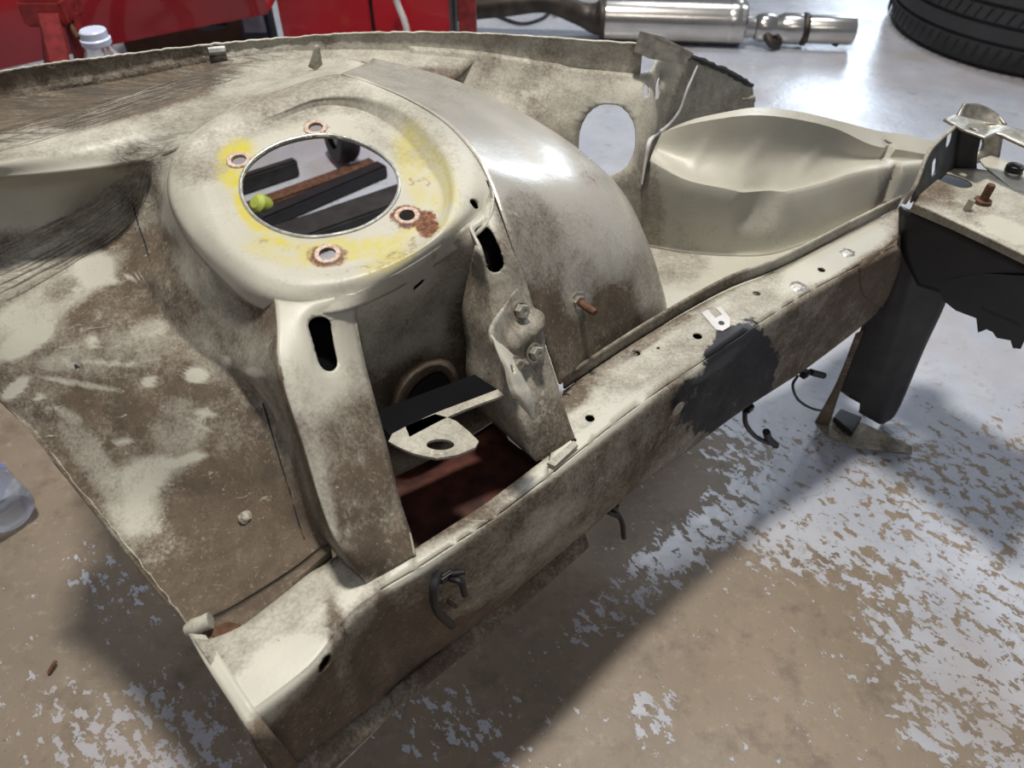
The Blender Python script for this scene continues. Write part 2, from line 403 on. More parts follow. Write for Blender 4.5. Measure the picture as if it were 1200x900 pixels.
# --- strut tower seat
hole = [(282, 222), (285, 203), (300, 184), (330, 167), (373, 158), (408, 162), (440, 176), (460, 194), (468, 215), (463, 235), (446, 254), (415, 270), (367, 278), (330, 272), (303, 258), (288, 241)]
seat = [(245, 196), (255, 177), (289, 158), (333, 138), (375, 124), (420, 128), (460, 149), (492, 184), (516, 220), (517, 250), (489, 281), (441, 305), (384, 317), (331, 309), (277, 273), (256, 232)]
crest = [(228, 191), (240, 166), (283, 148), (330, 129), (375, 113), (427, 114), (478, 134), (514, 168), (533, 212), (526, 256), (495, 289), (444, 312), (384, 325), (324, 317), (264, 279), (240, 234)]
shoul = [(200, 216), (215, 170), (270, 130), (330, 106), (400, 88), (462, 110), (515, 140), (550, 175), (572, 212), (566, 244), (520, 284), (455, 325), (392, 348), (322, 350), (262, 312), (215, 262)]
soff = [-.006, .0, .001, .003, .005, .006, .006, .005, .0, -.004, -.004, -.004, -.005, -.005, -.006, -.008]
SH = [T(*p, o) for p, o in zip(shoul, soff)]
hole3 = [T(*p) for p in hole]
lip = [p-PN*.004 for p in hole3]
bm = bmesh.new()
seat3 = [T(*p) for p in seat]
coff = [.001, .001, .002, .004, .006, .009, .010, .010, .007, .004, .002, .002, .002, .002, .002, .001]
crest3 = [T(*p, o_) for p, o_ in zip(crest, coff)]
inn = [a*.96+c_*.04 for a, c_ in zip(hole3, seat3)]
wallm = [T(*((np.array(a)+np.array(c_))/2), .5*o_) for a, c_, o_ in zip(seat, crest, coff)]
mid3 = [(a+c_)/2+PN*.0025 for a, c_ in zip(crest3, SH)]
# --- skirts of the tower
L1 = [SH[1], SH[0], SH[15], SH[14], SH[13]]
ridge = L1+[V(325, 420, .1185), V(335, 461, .099), V(353, 515, .074), V(377, 593, .038), V(400, 640, .0185), Z(430, 685, .342)]
crease = [Z(170, 188, .508), Z(172, 215, .485), Z(178, 265, .462), Z(190, 335, .438), Z(228, 402, .412), Z(262, 432, .405), Z(300, 468, .395), Z(328, 525, .378), Z(349, 592, .357), Z(372, 624, .349), Z(382, 640, .344)]
midl = []
for i, (a, c_) in enumerate(zip(ridge, crease)):
    t = i/10; midl.append(a*.45+c_*.55+np.array([0, .0, (-.004-.006*math.sin(math.pi*t))*(i > 0)]))
# left brace front face, right brace, recessed wall between them
TL = [SH[13], SH[12], SH[11], SH[10], SH[9]]
rows = [
 [SH[13], T(355, 354, -.005), SH[12], T(418, 343, -.005)],
 [V(325, 385, .138), V(352, 388, .130), V(385, 386, .127), V(418, 376, .128)],
 [V(326, 420, .118), V(350, 425, .111), V(388, 425, .110), V(427, 420, .113)],
 [V(336, 462, .098), V(362, 470, .090), V(402, 468, .090), V(438, 463, .093)],
 [V(354, 515, .073), V(380, 525, .065), V(420, 520, .065), V(452, 515, .069)],
 [V(378, 593, .037), V(402, 605, .031), V(440, 600, .031), V(470, 588, .035)],
 [V(398, 640, .018), V(415, 648, .014), V(450, 640, .014), V(482, 625, .016)],
 [Z(430, 685, .342), Z(440, 679, .342), Z(462, 667, .342), Z(488, 652, .342)]]
brl = bmesh.new(); net(brl, rows, 5, 5)
slot(brl, 377, 383, 386, 421, .0084, .003)
# inner return of the left brace
ret = bmesh.new()
e1 = [rows[i][-1] for i in range(1, 8)]
e0 = [p+N*d for p, d in zip(e1, (.004, .014, .026, .042, .06, .078, .085))]
net(ret, [[a, a*.5+c_*.5, c_] for a, c_ in zip(e1, e0)], 5, 3)
# recessed wall
rw = [
 [T(418, 343, -.005), SH[11], T(490, 306, -.004), SH[10], T(548, 262, -.004)],
 [V(418, 376, .131), V(455, 368, .134), V(495, 350, .138), V(530, 322, .138), V(562, 292, .122)],
 [V(428, 420, .132), V(460, 412, .140), V(500, 392, .143), V(540, 370, .142), V(574, 340, .130)],
 [V(445, 490, .128), V(476, 478, .136), V(515, 458, .138), V(555, 438, .137), V(592, 415, .126)],
 [V(462, 560, .115), V(495, 545, .120), V(530, 525, .124), V(568, 500, .122), V(600, 480, .112)]]
net(ret, rw, 6, 8)
arch = bmesh.new()
ao = [(462, 505), (457, 478), (468, 445), (494, 424), (522, 420), (537, 436), (541, 468)]
am = [(469, 503), (466, 477), (477, 452), (498, 432), (518, 428), (531, 440), (536, 466)]
ai = [(478, 500), (476, 475), (486, 455), (502, 441), (516, 437), (525, 446), (530, 464)]
net(arch, [[V(x, y, .124) for x, y in ao], [V(x, y, .116) for x, y in am], [V(x, y, .126) for x, y in ai]], 4, 6)
AR_ = obj('arch_flange', arch, PAINT, car, thick=.0015); paint(AR_, .9, [('r', 500, 430, 30, 20, 0, .25)])
arch = bmesh.new(); vs = [arch.verts.new(V(x, y, .122)) for x, y in ai+[(530, 500), (478, 520)]]; arch.faces.new(vs); obj('arch_inside_shade', arch, BLACKPL, car, smooth=False)  # black sheet painted in for the shaded inside of the arch
slot(ret, 488, 337, 495, 331, .0030)
# right brace: front face
rr = [
 [T(548, 262, -.004), SH[9], SH[8]],
 [V(562, 292, .112), V(580, 288, .106), V(600, 290, .106)],
 [V(574, 340, .098), V(598, 335, .092), V(618, 335, .092)],
 [V(586, 400, .070), V(610, 395, .066), V(634, 390, .066)],
 [V(600, 450, .048), V(628, 445, .044), V(650, 440, .044)],
 [V(613, 500, .026), V(640, 492, .024), V(664, 485, .026)],
 [Z(628, 541, .340), Z(650, 532, .340), Z(675, 516, .340)]]
brr = bmesh.new(); net(brr, rr, 6, 6)
slot(brr, 574, 277, 585, 309, .0072, .003)
# returns of the right brace (towards the recess, and towards the arch)
e1 = [r_[0] for r_ in rr[1:]]; e0 = [p+N*d for p, d in zip(e1, (.006, .028, .05, .06, .075, .085))]
net(brr, [[c_, a*.5+c_*.5, a] for a, c_ in zip(e1, e0)], 5, 3)
e1 = [r_[-1] for r_ in rr]; e0 = [p+N*d for p, d in zip(e1, (.006, .016, .028, .042, .058, .070, .080))]
net(brr, [[a, c_] for a, c_ in zip(e1, e0)], 5, 3)
bm = bmesh.new()
SH2 = []
for i, p in enumerate(SH):
    if i in (0, 15, 14, 13):
        k_ = {0: 1, 15: 2, 14: 3, 13: 4}[i]; q_ = p*.72+midl[k_]*.28
    elif i == 12: q_ = p*.5+rows[1][2]*.5
    elif i == 11: q_ = p*.55+rw[1][1]*.45
    elif i == 10: q_ = p*.55+rw[1][3]*.45
    elif i == 9: q_ = p*.6+rr[1][1]*.4
    else:
        o_ = p-PC; o_ = o_-PN*(o_@PN); q_ = p+o_/np.linalg.norm(o_)*.004-PN*(.0022 if i >= 5 else .0014)
    if i >= 9 or i == 0: v_ = CAM-q_; q_ = q_+v_/np.linalg.norm(v_)*.0007
    SH2.append(q_)
net(bm, [lip, hole3, inn, [a*.5+c_*.5 for a, c_ in zip(hole3, seat3)], seat3, wallm, crest3, mid3, SH, SH2], 5, 8, sharp_r=(1, 4), closed_c=True)
BH = [(280, 188), (370, 150), (477, 253), (384, 298)]
for p in BH: punch(bm, T(*p), PN, .0062)
punch(bm, T(556, 243, -.003), PN, .0036, None, 0, 4)
towtop = bm
CAVSHADE = simple('cavity_shade_black', (.005, .005, .006), .8, 0, .3, 50, 0, spec=.1)  # near-black that stands in for the shade inside cavities and gaps
lb = bmesh.new(); net(lb, [[p+N*.022+np.array([0, 0, -.012]) for p in (r_[1]*.7+r_[0]*.3, r_[1], r_[2], r_[3]+U*.01)] for r_ in rows[0:6]], 3, 3); obj('brace_slot_shade', lb, CAVSHADE, car)  # added black sheet, gives the left slot its shaded inside
lb = bmesh.new(); net(lb, [[p+N*.022+np.array([0, 0, -.010]) for p in (r_[0]+U*.006, r_[1], r_[2], r_[2]+U*.02)] for r_ in rr[0:4]], 3, 3); obj('brace_slot_shade', lb, CAVSHADE, car)  # same added shade sheet behind the right slot
lb = bmesh.new(); net(lb, [[p+N*.03+np.array([0, 0, -.012]) for p in r_] for r_ in rw[1:]], 3, 3); obj('wall_cavity_shade', lb, CAVSHADE, car)  # black sheet added behind the recess so its oval looks in shade
TD = [('d', 374, 218, 180, 130, 0, .2), ('d', 470, 150, 60, 30, 30, .35), ('d', 400, 120, 40, 12, 0, .45), ('d', 300, 110, 110, 40, -15, .62), ('d', 235, 170, 40, 40, 0, .5), ('d', 250, 155, 30, 30, 0, .42),
      ('y', 279, 194, 22, 26, 10, 1), ('y', 296, 250, 12, 28, -35, .95), ('y', 345, 285, 45, 6, 14, .95), ('y', 400, 293, 60, 12, -6, .75), ('y', 470, 290, 50, 14, -35, .6), ('y', 500, 205, 24, 55, -25, .5), ('y', 330, 296, 45, 12, 15, .4),
      ('r', 477, 254, 18, 12, 0, .8), ('r', 500, 262, 12, 14, 0, .9), ('r', 384, 300, 22, 12, 0, .75), ('r', 470, 295, 50, 7, -32, .42), ('r', 370, 150, 16, 9, 0, .5), ('r', 280, 189, 14, 9, 0, .35), ('r', 492, 215, 14, 10, 0, .4), ('r', 305, 284, 10, 6, 0, .4), ('r', 345, 290, 26, 7, 5, .3), ('r', 425, 314, 60, 4, -10, .35)]
seat_o = obj('strut_tower_top', towtop, PAINT, car, thick=.0018)
paint(seat_o, .26, TD)
o = obj('left_brace', brl, PAINT, car, thick=.0018)
paint(o, .3, [('d', 380, 370, 50, 50, 0, .12), ('d', 430, 520, 50, 50, 0, .72), ('d', 450, 600, 60, 60, 0, .80), ('d', 440, 650, 40, 25, 0, .9), ('d', 345, 480, 10, 60, -15, .2), ('d', 370, 560, 10, 70, -15, .45)])
o = obj('recessed_wall', ret, PAINT, car, thick=.0018)
paint(o, .45, [('d', 450, 340, 60, 22, -20, .15), ('d', 470, 400, 60, 40, 0, .38), ('d', 500, 470, 90, 45, -20, .95), ('r', 480, 430, 45, 16, -25, .12), ('d', 560, 400, 30, 60, 0, .8), ('r', 530, 500, 80, 20, -20, .2)])
o = obj('right_brace', brr, PAINT, car, thick=.0018)
paint(o, .62, [('d', 558, 262, 20, 26, 0, .12), ('d', 600, 330, 25, 30, 0, .5), ('d', 615, 450, 40, 60, 0, .66), ('d', 650, 500, 28, 30, 0, .78)])
# rings worn bright round the bolt holes
for x, y in BH:
    rb = bmesh.new(); lathe(rb, [(.0062, -.002), (.0063, .0010), (.0070, .0014), (.0095, .0012), (.0104, .0002), (.0105, -.001)], T(x, y), PN, 28)
    obj('bolt_hole_ring', rb, WORNW, car)
rb = bmesh.new(); P_ = cr(hole3, 8, True); tube(rb, P_+[P_[0]], .0017, 8, 1, smooth=False)
o = obj('hole_rim', rb, EDGE, car)

# --- upper shelf and its upright outer flange
sh = bmesh.new()
rF = [Z(-40, 162, .530), Z(0, 152, .530), Z(60, 135, .530), Z(120, 119, .530), Z(175, 103, .530), Z(225, 88, .529), Z(280, 75, .528), Z(335, 70, .526), Z(400, 68, .522), Z(452, 79, .518)]
rM = [Z(-40, 195, .528), Z(0, 186, .528), Z(60, 173, .529), Z(120, 160, .529), Z(172, 147, .528), Z(220, 128, .527), Z(275, 103, .526), Z(333, 88, .524), Z(400, 78, .522), Z(457, 94, .517)]
rL = [Z(-40, 208, .515), Z(0, 208, .515), Z(60, 203, .515), Z(120, 196, .513), Z(170, 188, .508), SH[1], SH[2], SH[3], SH[4], SH[5]]
net(sh, [rF, rM, rL], 10, 7)
o = obj('upper_shelf', sh, PAINT, car, thick=.0018)
paint(o, .50, [('d', 100, 135, 190, 14, -15, .92), ('p', 100, 128, 170, 16, -15, 1), ('d', 40, 200, 75, 12, -4, .0), ('d', 200, 160, 60, 16, -15, .55), ('p', 200, 170, 60, 14, -10, .5), ('d', 150, 172, 70, 10, -10, .35), ('d', 400, 85, 80, 14, 0, .25), ('d', 330, 85, 70, 16, -12, .38), ('d', 30, 165, 50, 12, -12, .5)])  # dirt values also paint the shadowed outer strip and the lit inner patch
fg = bmesh.new()
ftop = [(-40, 93), (0, 86), (60, 76), (130, 67), (190, 59), (250, 52), (320, 46), (400, 40), (480, 38), (560, 39), (640, 44), (748, 52)]
fbot = [(-40, 120), (0, 116), (60, 107), (130, 96), (190, 84), (250, 72), (320, 62), (400, 58), (480, 60), (560, 66), (640, 78), (750, 92)]
fb3 = [Z(x, y, .527-.0010*max(0, x-350)/10*1.0) for x, y in fbot]
ft3 = [np.array([p[0], p[1], 0])+np.array([0, .004, 0])+np.array([0, 0, Yp(x, y, p[1]+.004)[2]]) for p, (x, y) in zip(fb3, ftop)]
gut = [Z(x, y, .524) for x, y in [(-40, 162), (0, 152), (60, 135), (120, 119), (175, 103), (225, 88), (280, 75), (335, 70), (400, 68)]]
net(fg, [ft3, [a*.5+c_*.5+np.array([0, .001, 0]) for a, c_ in zip(ft3, fb3)], fb3], 4, 6)
g2 = fb3[:10]; rFx = [rF[i] for i in (0, 1, 2, 3, 4, 5, 7, 8, 9)]+[Z(520, 100, .495)]
net(fg, [g2, [a*.5+c_*.5+np.array([0, 0, -.004]) for a, c_ in zip(g2, rFx)], rFx], 5, 6)
o = obj('outer_flange', fg, PAINT, car, thick=.002)
paint(o, .85, [('d', 480, 55, 200, 20, 0, .5), ('p', 100, 110, 200, 14, -12, .9), ('d', 650, 60, 100, 20, 5, .55), ('d', 300, 60, 40, 10, -10, .45), ('d', 130, 80, 60, 10, -10, .7)])  # high base darkens for shade as well as grime; lit patch painted paler
# rough cut edge along the top of the flange
ed = bmesh.new(); pts = [p+np.array([0, random.uniform(-.0005, .0005), random.uniform(-.0005, .0005)]) for p in cr(ft3, 14)]
tube(ed, pts, .0022, 6, 1, smooth=False, radii=[.0010+random.random()*.0006 for _ in pts]); o = obj('cut_edge', ed, PAINT, car); paint(o, .35, [])
# --- inner fender panel with the large round hole
def pY(x): return .845+(x-640)*.00012
fr = [ft3[8]*.0+p for p in []]
pn_ = bmesh.new()
colx = [470, 560, 640, 700, 760, 815, 855, 883]
upq = np.array([0, .0012, .005])
r1 = [fb3[8]+upq, fb3[9]+upq, fb3[10]+upq, fb3[11]+upq, Yp(774, 66, fb3[11][1]+.022), Yp(808, 66, fb3[11][1]+.05), Yp(852, 84, fb3[11][1]+.085), Yp(882, 101, fb3[11][1]+.11)]
def col_down(p, x, ylist):
    return [Yp(x, y, p[1]+.004*i) for i, y in enumerate(ylist)]
Yb = [p[1] for p in r1]
Yt = Z(760, 290, .325)[1]
prow = [r1]
for fr_, ys_ in ((.33, [95, 105, 118, 124, 118, 110, 112, 118]), (.66, [140, 150, 170, 182, 170, 158, 142, 128]), (1, [260, 275, 290, 296, 292, 288, 284, 280])):
    xs_ = [480, 562, 642, 754, 778, 812, 855, 884]
    prow.append([Yp(x, y, Yb[i]*(1-fr_)+(Yt+.02 if i < 4 else Yb[i])*fr_) for i, (x, y) in enumerate(zip(xs_, ys_))])
net(pn_, prow, 8, 8)
PNL = np.array([0, 1, 0.])
def on_panel(x, y):
    d = Vector(ray(x, y)); best = None
    from mathutils.bvhtree import BVHTree
    bv = BVHTree.FromBMesh(pn_); h = bv.ray_cast(Vector(CAM), d); return np.array(h[0]) if h[0] else Yp(x, y, Yt+.01)
hc = on_panel(712, 167); he = on_panel(745, 165)
hv = on_panel(712, 128)
HR = float(np.linalg.norm(he-hc)); HV = float(np.linalg.norm(hv-hc))
ptab = on_panel(765, 92); pt2 = on_panel(777, 80)
crk = [on_panel(x, y) for x, y in [(600, 92), (628, 84), (660, 72)]]
dent(pn_, on_panel(640, 85), .012, .004, PNL, crk[2]-crk[0], .05, .2)
dent(pn_, on_panel(640, 125), .05, -.006, PNL, crk[2]-crk[0], .03, .2)
dent(pn_, on_panel(790, 110), .006, -.004, PNL, on_panel(805, 80)-on_panel(778, 150), .045, .2)
punch(pn_, hc, PNL, min(HR, HV), np.array([0, 0, 1.]) if HV > HR else np.array([1., 0, 0]), abs(HV-HR), 1)
punch(pn_, on_panel(757, 107), PNL, .0034, np.array([0, 0, 1.]), .002, 4)
punch(pn_, on_panel(771, 104), PNL, .0042, np.array([0, 0, 1.]), .005, 4)
seam = [on_panel(x, y)-np.array([0, .002, 0]) for x, y in [(817, 76), (805, 104), (795, 130), (778, 150), (762, 163), (757, 185), (752, 215)]]
panel_top = [p.copy() for p in r1]
o = obj('inner_fender_panel', pn_, PAINT, car, thick=.0016)
paint(o, .48, [('d', 640, 110, 90, 40, 0, .55), ('d', 790, 110, 90, 50, 0, .42), ('d', 860, 100, 30, 30, 0, .45), ('k', 750, 100, 8, 25, 10, .22), ('k', 845, 120, 22, 6, -30, .35), ('d', 770, 85, 25, 18, 0, .2), ('d', 640, 75, 120, 12, 5, .6)])
sb = bmesh.new(); tube(sb, seam, .0034, 8, 5, radii=[.0014, .0018, .0020, .0024, .0026, .002, .0012]); obj('sealant_bead', sb, CABLEW, car)
ed = bmesh.new(); pts = [p+np.array([random.uniform(-.0008, .0008), random.uniform(-.001, .001), random.uniform(-.001, .001)]) for p in cr(r1[5:], 9)]
tube(ed, pts, .003, 6, 1, smooth=False, radii=[.0025+random.random()*.002 for _ in pts]); obj('cut_edge', ed, DARKST, car)
# folded tab on the top edge
tb = bmesh.new(); q0 = r1[3]
slab(tb, [Yp(742, 60, q0[1]), Yp(750, 36, q0[1]+.004), Yp(775, 42, q0[1]+.002), Yp(812, 62, q0[1]), Yp(800, 75, q0[1]-.003), Yp(760, 68, q0[1]-.003)], .004); obj('folded_tab', tb, STEEL, car)

# --- wheel arch dome
dm = bmesh.new()
def back(p, dy, dz): return p+np.array([.0, dy, dz])
S = [Z(440, 72, .514), Z(533, 97, .500), Z(620, 139, .482), Z(683, 181, .460), Z(730, 228, .432), Z(760, 292, .390), Z(775, 345, .352), Z(779, 366, .337)]
Lr = [SH[4], SH[5], SH[6], SH[7], SH[8], V(600, 291, .112), V(634, 388, .078), V(655, 450, .058)]
M1 = [Z(420, 80, .521), Z(490, 103, .517), Z(555, 136, .511), Z(600, 178, .501), Z(634, 226, .487), Z(655, 290, .452), Z(682, 360, .398), Z(700, 420, .343)]
M2 = [Z(432, 75, .519), Z(516, 98, .512), Z(592, 136, .501), Z(648, 178, .488), Z(690, 228, .468), Z(717, 290, .432), Z(738, 352, .380), Z(745, 390, .341)]
B = [back(p, .05, -.05) for p in S]; B2 = [back(p, .07, -.15) for p in S]; B[6] = back(S[6], .05, -.015); B2[6] = back(S[6], .09, -.03); B[7] = back(S[7], .05, -.005); B2[7] = back(S[7], .09, -.01)
net(dm, [list(c_) for c_ in zip(Lr, M1, M2, S, B, B2)], 11, 10)
bvd = __import__('mathutils').bvhtree.BVHTree.FromBMesh(dm)
stud_h = bvd.ray_cast(Vector(CAM), Vector(ray(676, 352)))
dent(dm, stud_h[0]+Vector((0, 0, .004)), .020, .004, stud_h[1] if stud_h[1].y < 0 else -stud_h[1], (0, .2, 1), .012, .5)
o = obj('wheel_arch', dm, DOMEM, car, thick=.0016)
paint(o, .22, [('d', 500, 100, 90, 26, 15, .42), ('d', 600, 180, 70, 45, 30, .08), ('d', 690, 300, 60, 40, 30, .30), ('d', 700, 400, 110, 50, -25, .88), ('d', 650, 370, 50, 60, 0, .85), ('d', 620, 280, 30, 50, -20, .55), ('d', 770, 345, 22, 60, -10, .50),
          ('r', 692, 212, 14, 9, 30, .45), ('r', 660, 190, 14, 10, 30, .18), ('d', 676, 330, 16, 35, 0, .45)])
sd = bmesh.new(); nn_ = Vector((.5, -.75, .1)); c_ = stud_h[0]
lathe(sd, [(0, -.006), (.0035, -.006), (.0035, .022), (.0025, .026), (0, .026)], c_, nn_, 12); obj('threaded_stud', sd, RUST, car)
sd = bmesh.new(); lathe(sd, [(0, .0), (.010, .0), (.010, .0015), (.0065, .002), (.0065, .006), (0, .006)], c_, nn_, 6); obj('stud_nut', sd, STEEL, car)

# --- rear apron sheet (left)
ap = bmesh.new()
ar = [
 [Z(-40, 208, .513), Z(0, 208, .513), Z(60, 203, .513), Z(120, 196, .511), Z(158, 190, .508), Z(172, 192, .503)],
 [Z(-40, 232, .488), Z(0, 228, .490), Z(60, 220, .492), Z(115, 212, .492), Z(150, 208, .490), Z(172, 216, .485)],
 [Z(-40, 300, .445), Z(0, 292, .447), Z(58, 268, .455), Z(105, 245, .460), Z(140, 240, .463), Z(178, 265, .462)],
 [Z(-40, 390, .405), Z(0, 372, .412), Z(62, 325, .430), Z(112, 300, .438), Z(150, 300, .442), Z(190, 335, .438)],
 [Z(-40, 440, .37), Z(0, 428, .382), Z(66, 390, .405), Z(120, 368, .415), Z(175, 365, .418), Z(229, 403, .412)],
 [Z(-20, 450, .362), Z(5, 466, .360), Z(75, 445, .378), Z(140, 430, .392), Z(200, 420, .402), Z(262, 433, .405)],
 [Z(35, 498, .345), Z(40, 505, .343), Z(105, 490, .358), Z(170, 475, .375), Z(232, 462, .388), Z(300, 469, .395)],
 [Z(85, 562, .325), Z(95, 572, .322), Z(150, 555, .334), Z(205, 540, .350), Z(265, 522, .366), Z(328, 526, .378)],
 [Z(130, 618, .315), Z(140, 628, .312), Z(190, 612, .318), Z(240, 595, .328), Z(295, 580, .345), Z(349, 593, .357)],
 [Z(188, 690, .310), Z(192, 695, .309), Z(240, 680, .315), Z(285, 658, .325), Z(330, 636, .335), Z(374, 625, .348)],
 [Z(220, 734, .312), Z(232, 730, .314), Z(268, 712, .322), Z(305, 690, .330), Z(345, 664, .337), Z(382, 640, .344)]]
net(ap, [r_[:-1]+[k_, m_, g_] for r_, k_, m_, g_ in zip(ar, crease, midl, ridge)], 12, 12)
o = obj('rear_apron', ap, PAINT, car, thick=.0018)
paint(o, .80, [('d', 215, 225, 30, 40, 0, .2), ('d', 250, 300, 45, 22, 50, .32), ('d', 320, 470, 14, 70, -15, .66), ('d', 265, 400, 40, 40, 30, .62), ('d', 250, 345, 16, 50, -40, .45), ('d', 50, 232, 90, 30, -10, .18), ('p', 90, 262, 130, 14, -36, .35), ('p', 30, 310, 60, 14, -32, .3), ('d', 85, 272, 130, 20, -36, .38), ('d', 60, 350, 80, 20, -32, .38), ('d', 110, 315, 20, 18, 0, .18), ('d', 30, 400, 34, 12, -30, .25), ('d', 70, 340, 20, 10, -30, .6),
          ('d', 130, 415, 60, 20, -10, .66), ('d', 180, 560, 40, 22, -15, .30), ('d', 160, 590, 30, 34, 20, .38), ('d', 110, 540, 16, 50, -35, .55), ('d', 210, 500, 26, 30, 0, .55), ('d', 270, 670, 110, 40, -30, .97), ('d', 270, 590, 70, 50, 0, .92), ('d', 230, 440, 12, 8, 0, .1), ('d', 175, 447, 8, 5, -30, .1), ('d', 18, 455, 16, 6, -40, .05), ('d', 140, 327, 25.92, 1.8, -9, 0.21), ('d', 128, 426, 28.8, 1.6, 4, 0.28), ('d', 240, 484, 10.08, 3, 5, 0.26), ('d', 265, 424, 4.32, 6, -20, 0.24), ('d', 298, 436, 10.08, 4.2, 10, 0.28), ('d', 142, 517, 11.52, 2.4, 0, 0.21), ('d', 80, 486, 18.72, 4.8, 25, 0.5), ('d', 215, 540, 24.48, 4.8, -16, 0.21), ('d', 232, 497, 12.96, 1.8, 25, 0.36), ('d', 116, 545, 10.08, 24, -35, 0.46), ('d', 172, 572, 28.8, 8.4, -40, 0.26), ('d', 175, 385, 18.72, 8.4, -10, 0.5), ('d', 108, 400, 5.76, 6, 20, 0.26), ('d', 62, 425, 14.4, 8.4, 0, 0.5), ('d', 46, 466, 3.6, 3.6, 0, 0.21), ('k', 90, 430, 4, 4, 0, .5), ('d', 95, 450, 40, 3, 10, .4), ('k', 288, 606, 6, 5, 0, .3), ('k', 195, 500, 24, 16, 20, .16), ('d', 165, 235, 22, 30, 0, .55), ('p', 165, 230, 20, 30, 20, .4)])
ed = bmesh.new(); pts = [r_[0]+np.array([random.uniform(-.001, .001), random.uniform(-.001, .001), 0]) for r_ in ar[4:]]
pts = [p+np.array([random.uniform(-.0006, .0006), random.uniform(-.0006, .0006), 0]) for p in cr(pts, 9)]
tube(ed, pts, .0009, 6, 1, smooth=False, radii=[.0004+random.random()*.0006 for _ in pts]); o = obj('cut_edge', ed, PAINT, car); paint(o, .5, [])
def ridges(name, host, up_, lo_, n_, r_, j=1.2):
    me_ = host.data; bb = __import__('mathutils').bvhtree.BVHTree.FromPolygons([v_.co for v_ in me_.vertices], [p.vertices[:] for p in me_.polygons])
    b_ = bmesh.new()
    for i in range(n_):
        t = (i+random.uniform(-.3, .3))/(n_-1); t = min(1, max(0, t))
        ln = cr([np.array(a)*(1-t)+np.array(c_)*t for a, c_ in zip(up_, lo_)], 7)
        a0 = random.randint(0, 4) if i % 3 else 0; b0 = len(ln)-(random.randint(0, 8) if i % 2 else 0); P = []
        for x, y in ln[a0:b0]:
            h = bb.ray_cast(Vector(CAM), Vector(ray(x+random.uniform(-.4, .4), y+random.uniform(-j, j))))
            if h[0]: P.append(np.array(h[0]))
        if len(P) > 3: tube(b_, P, r_, 5, 2, radii=[r_*.3]+[r_*random.uniform(.6, 1.2) for _ in range(6)]+[r_*.2])
    o_ = obj(name, b_, PAINT, car); o_['kind'] = 'stuff'; paint(o_, .6, []); return o_
o_ap = bpy.data.objects['rear_apron']
bvs = __import__('mathutils').bvhtree.BVHTree.FromPolygons([v_.co for v_ in o_ap.data.vertices], [p.vertices[:] for p in o_ap.data.polygons])
def aph(x, y):
    h = bvs.ray_cast(Vector(CAM), Vector(ray(x, y)))[0]; return np.array(h) if h else Z(x, y, .35)
b_ = bmesh.new(); tube(b_, [aph(x, y) for x, y in [(308, 472), (318, 505), (330, 545), (341, 580), (350, 612), (357, 632)]], .0007, 5, 5); o_ = obj('apron_seam', b_, PAINT, car); paint(o_, 1, [('k', 330, 550, 90, 120, 0, .6)])
b_ = bmesh.new(); tube(b_, [aph(x, y) for x, y in [(155, 236), (162, 262), (170, 285), (176, 306)]], .0008, 5, 5); o_ = obj('apron_seam', b_, PAINT, car); paint(o_, 1, [('k', 165, 270, 40, 60, 0, .6)])
b_ = bmesh.new(); lathe(b_, [(.0055, -.001), (.005, .003), (.003, .0045), (0, .005)], aph(288, 606), (-.3, -.6, .7), 12)
for v_ in b_.verts: v_.co += Vector([random.uniform(-.0007, .0007) for _ in range(3)])
o_ = obj('plug_weld', b_, PAINT, car); paint(o_, .45, [])
ridges('sealant_ridges', o_ap, [(167, 189), (132, 222), (68, 258), (-10, 292)], [(176, 200), (160, 252), (92, 305), (-10, 362)], 13, .0013)
ridges('sealant_ridges', bpy.data.objects['upper_shelf'], [(-10, 160), (100, 128), (200, 96), (280, 76)], [(-10, 182), (100, 150), (200, 118), (290, 90)], 8, .0007)
# rolled lip where the apron meets the rail
rl = bmesh.new(); net(rl, [[Z(232, 736, .325), Z(270, 716, .331), Z(305, 694, .337), Z(345, 668, .342), Z(385, 636, .348)], [Z(240, 748, .330), Z(276, 728, .336), Z(312, 704, .341), Z(350, 676, .345), Z(388, 644, .350)], [Z(244, 752, .338), Z(282, 736, .339), Z(318, 712, .340), Z(354, 682, .340), Z(390, 654, .340)]], 3, 6)
o = obj('apron_lip', rl, PAINT, car, thick=.0015); paint(o, .9, [])
rl = bmesh.new(); tube(rl, [Z(219, 739, .335), Z(232, 733, .338), Z(247, 727, .340)], .0075, 12, 4, radii=[.0042, .0062, .0056, .006]); o = obj('rolled_tube_end', rl, PAINT, car); paint(o, .38, [])
rl = bmesh.new(); slab(rl, [Z(248, 745, .3425), Z(262, 750, .3425), Z(272, 742, .3425), Z(282, 732, .3425), Z(268, 728, .3425), Z(252, 734, .3425)], .002); obj('rust_patch', rl, RUST, car)

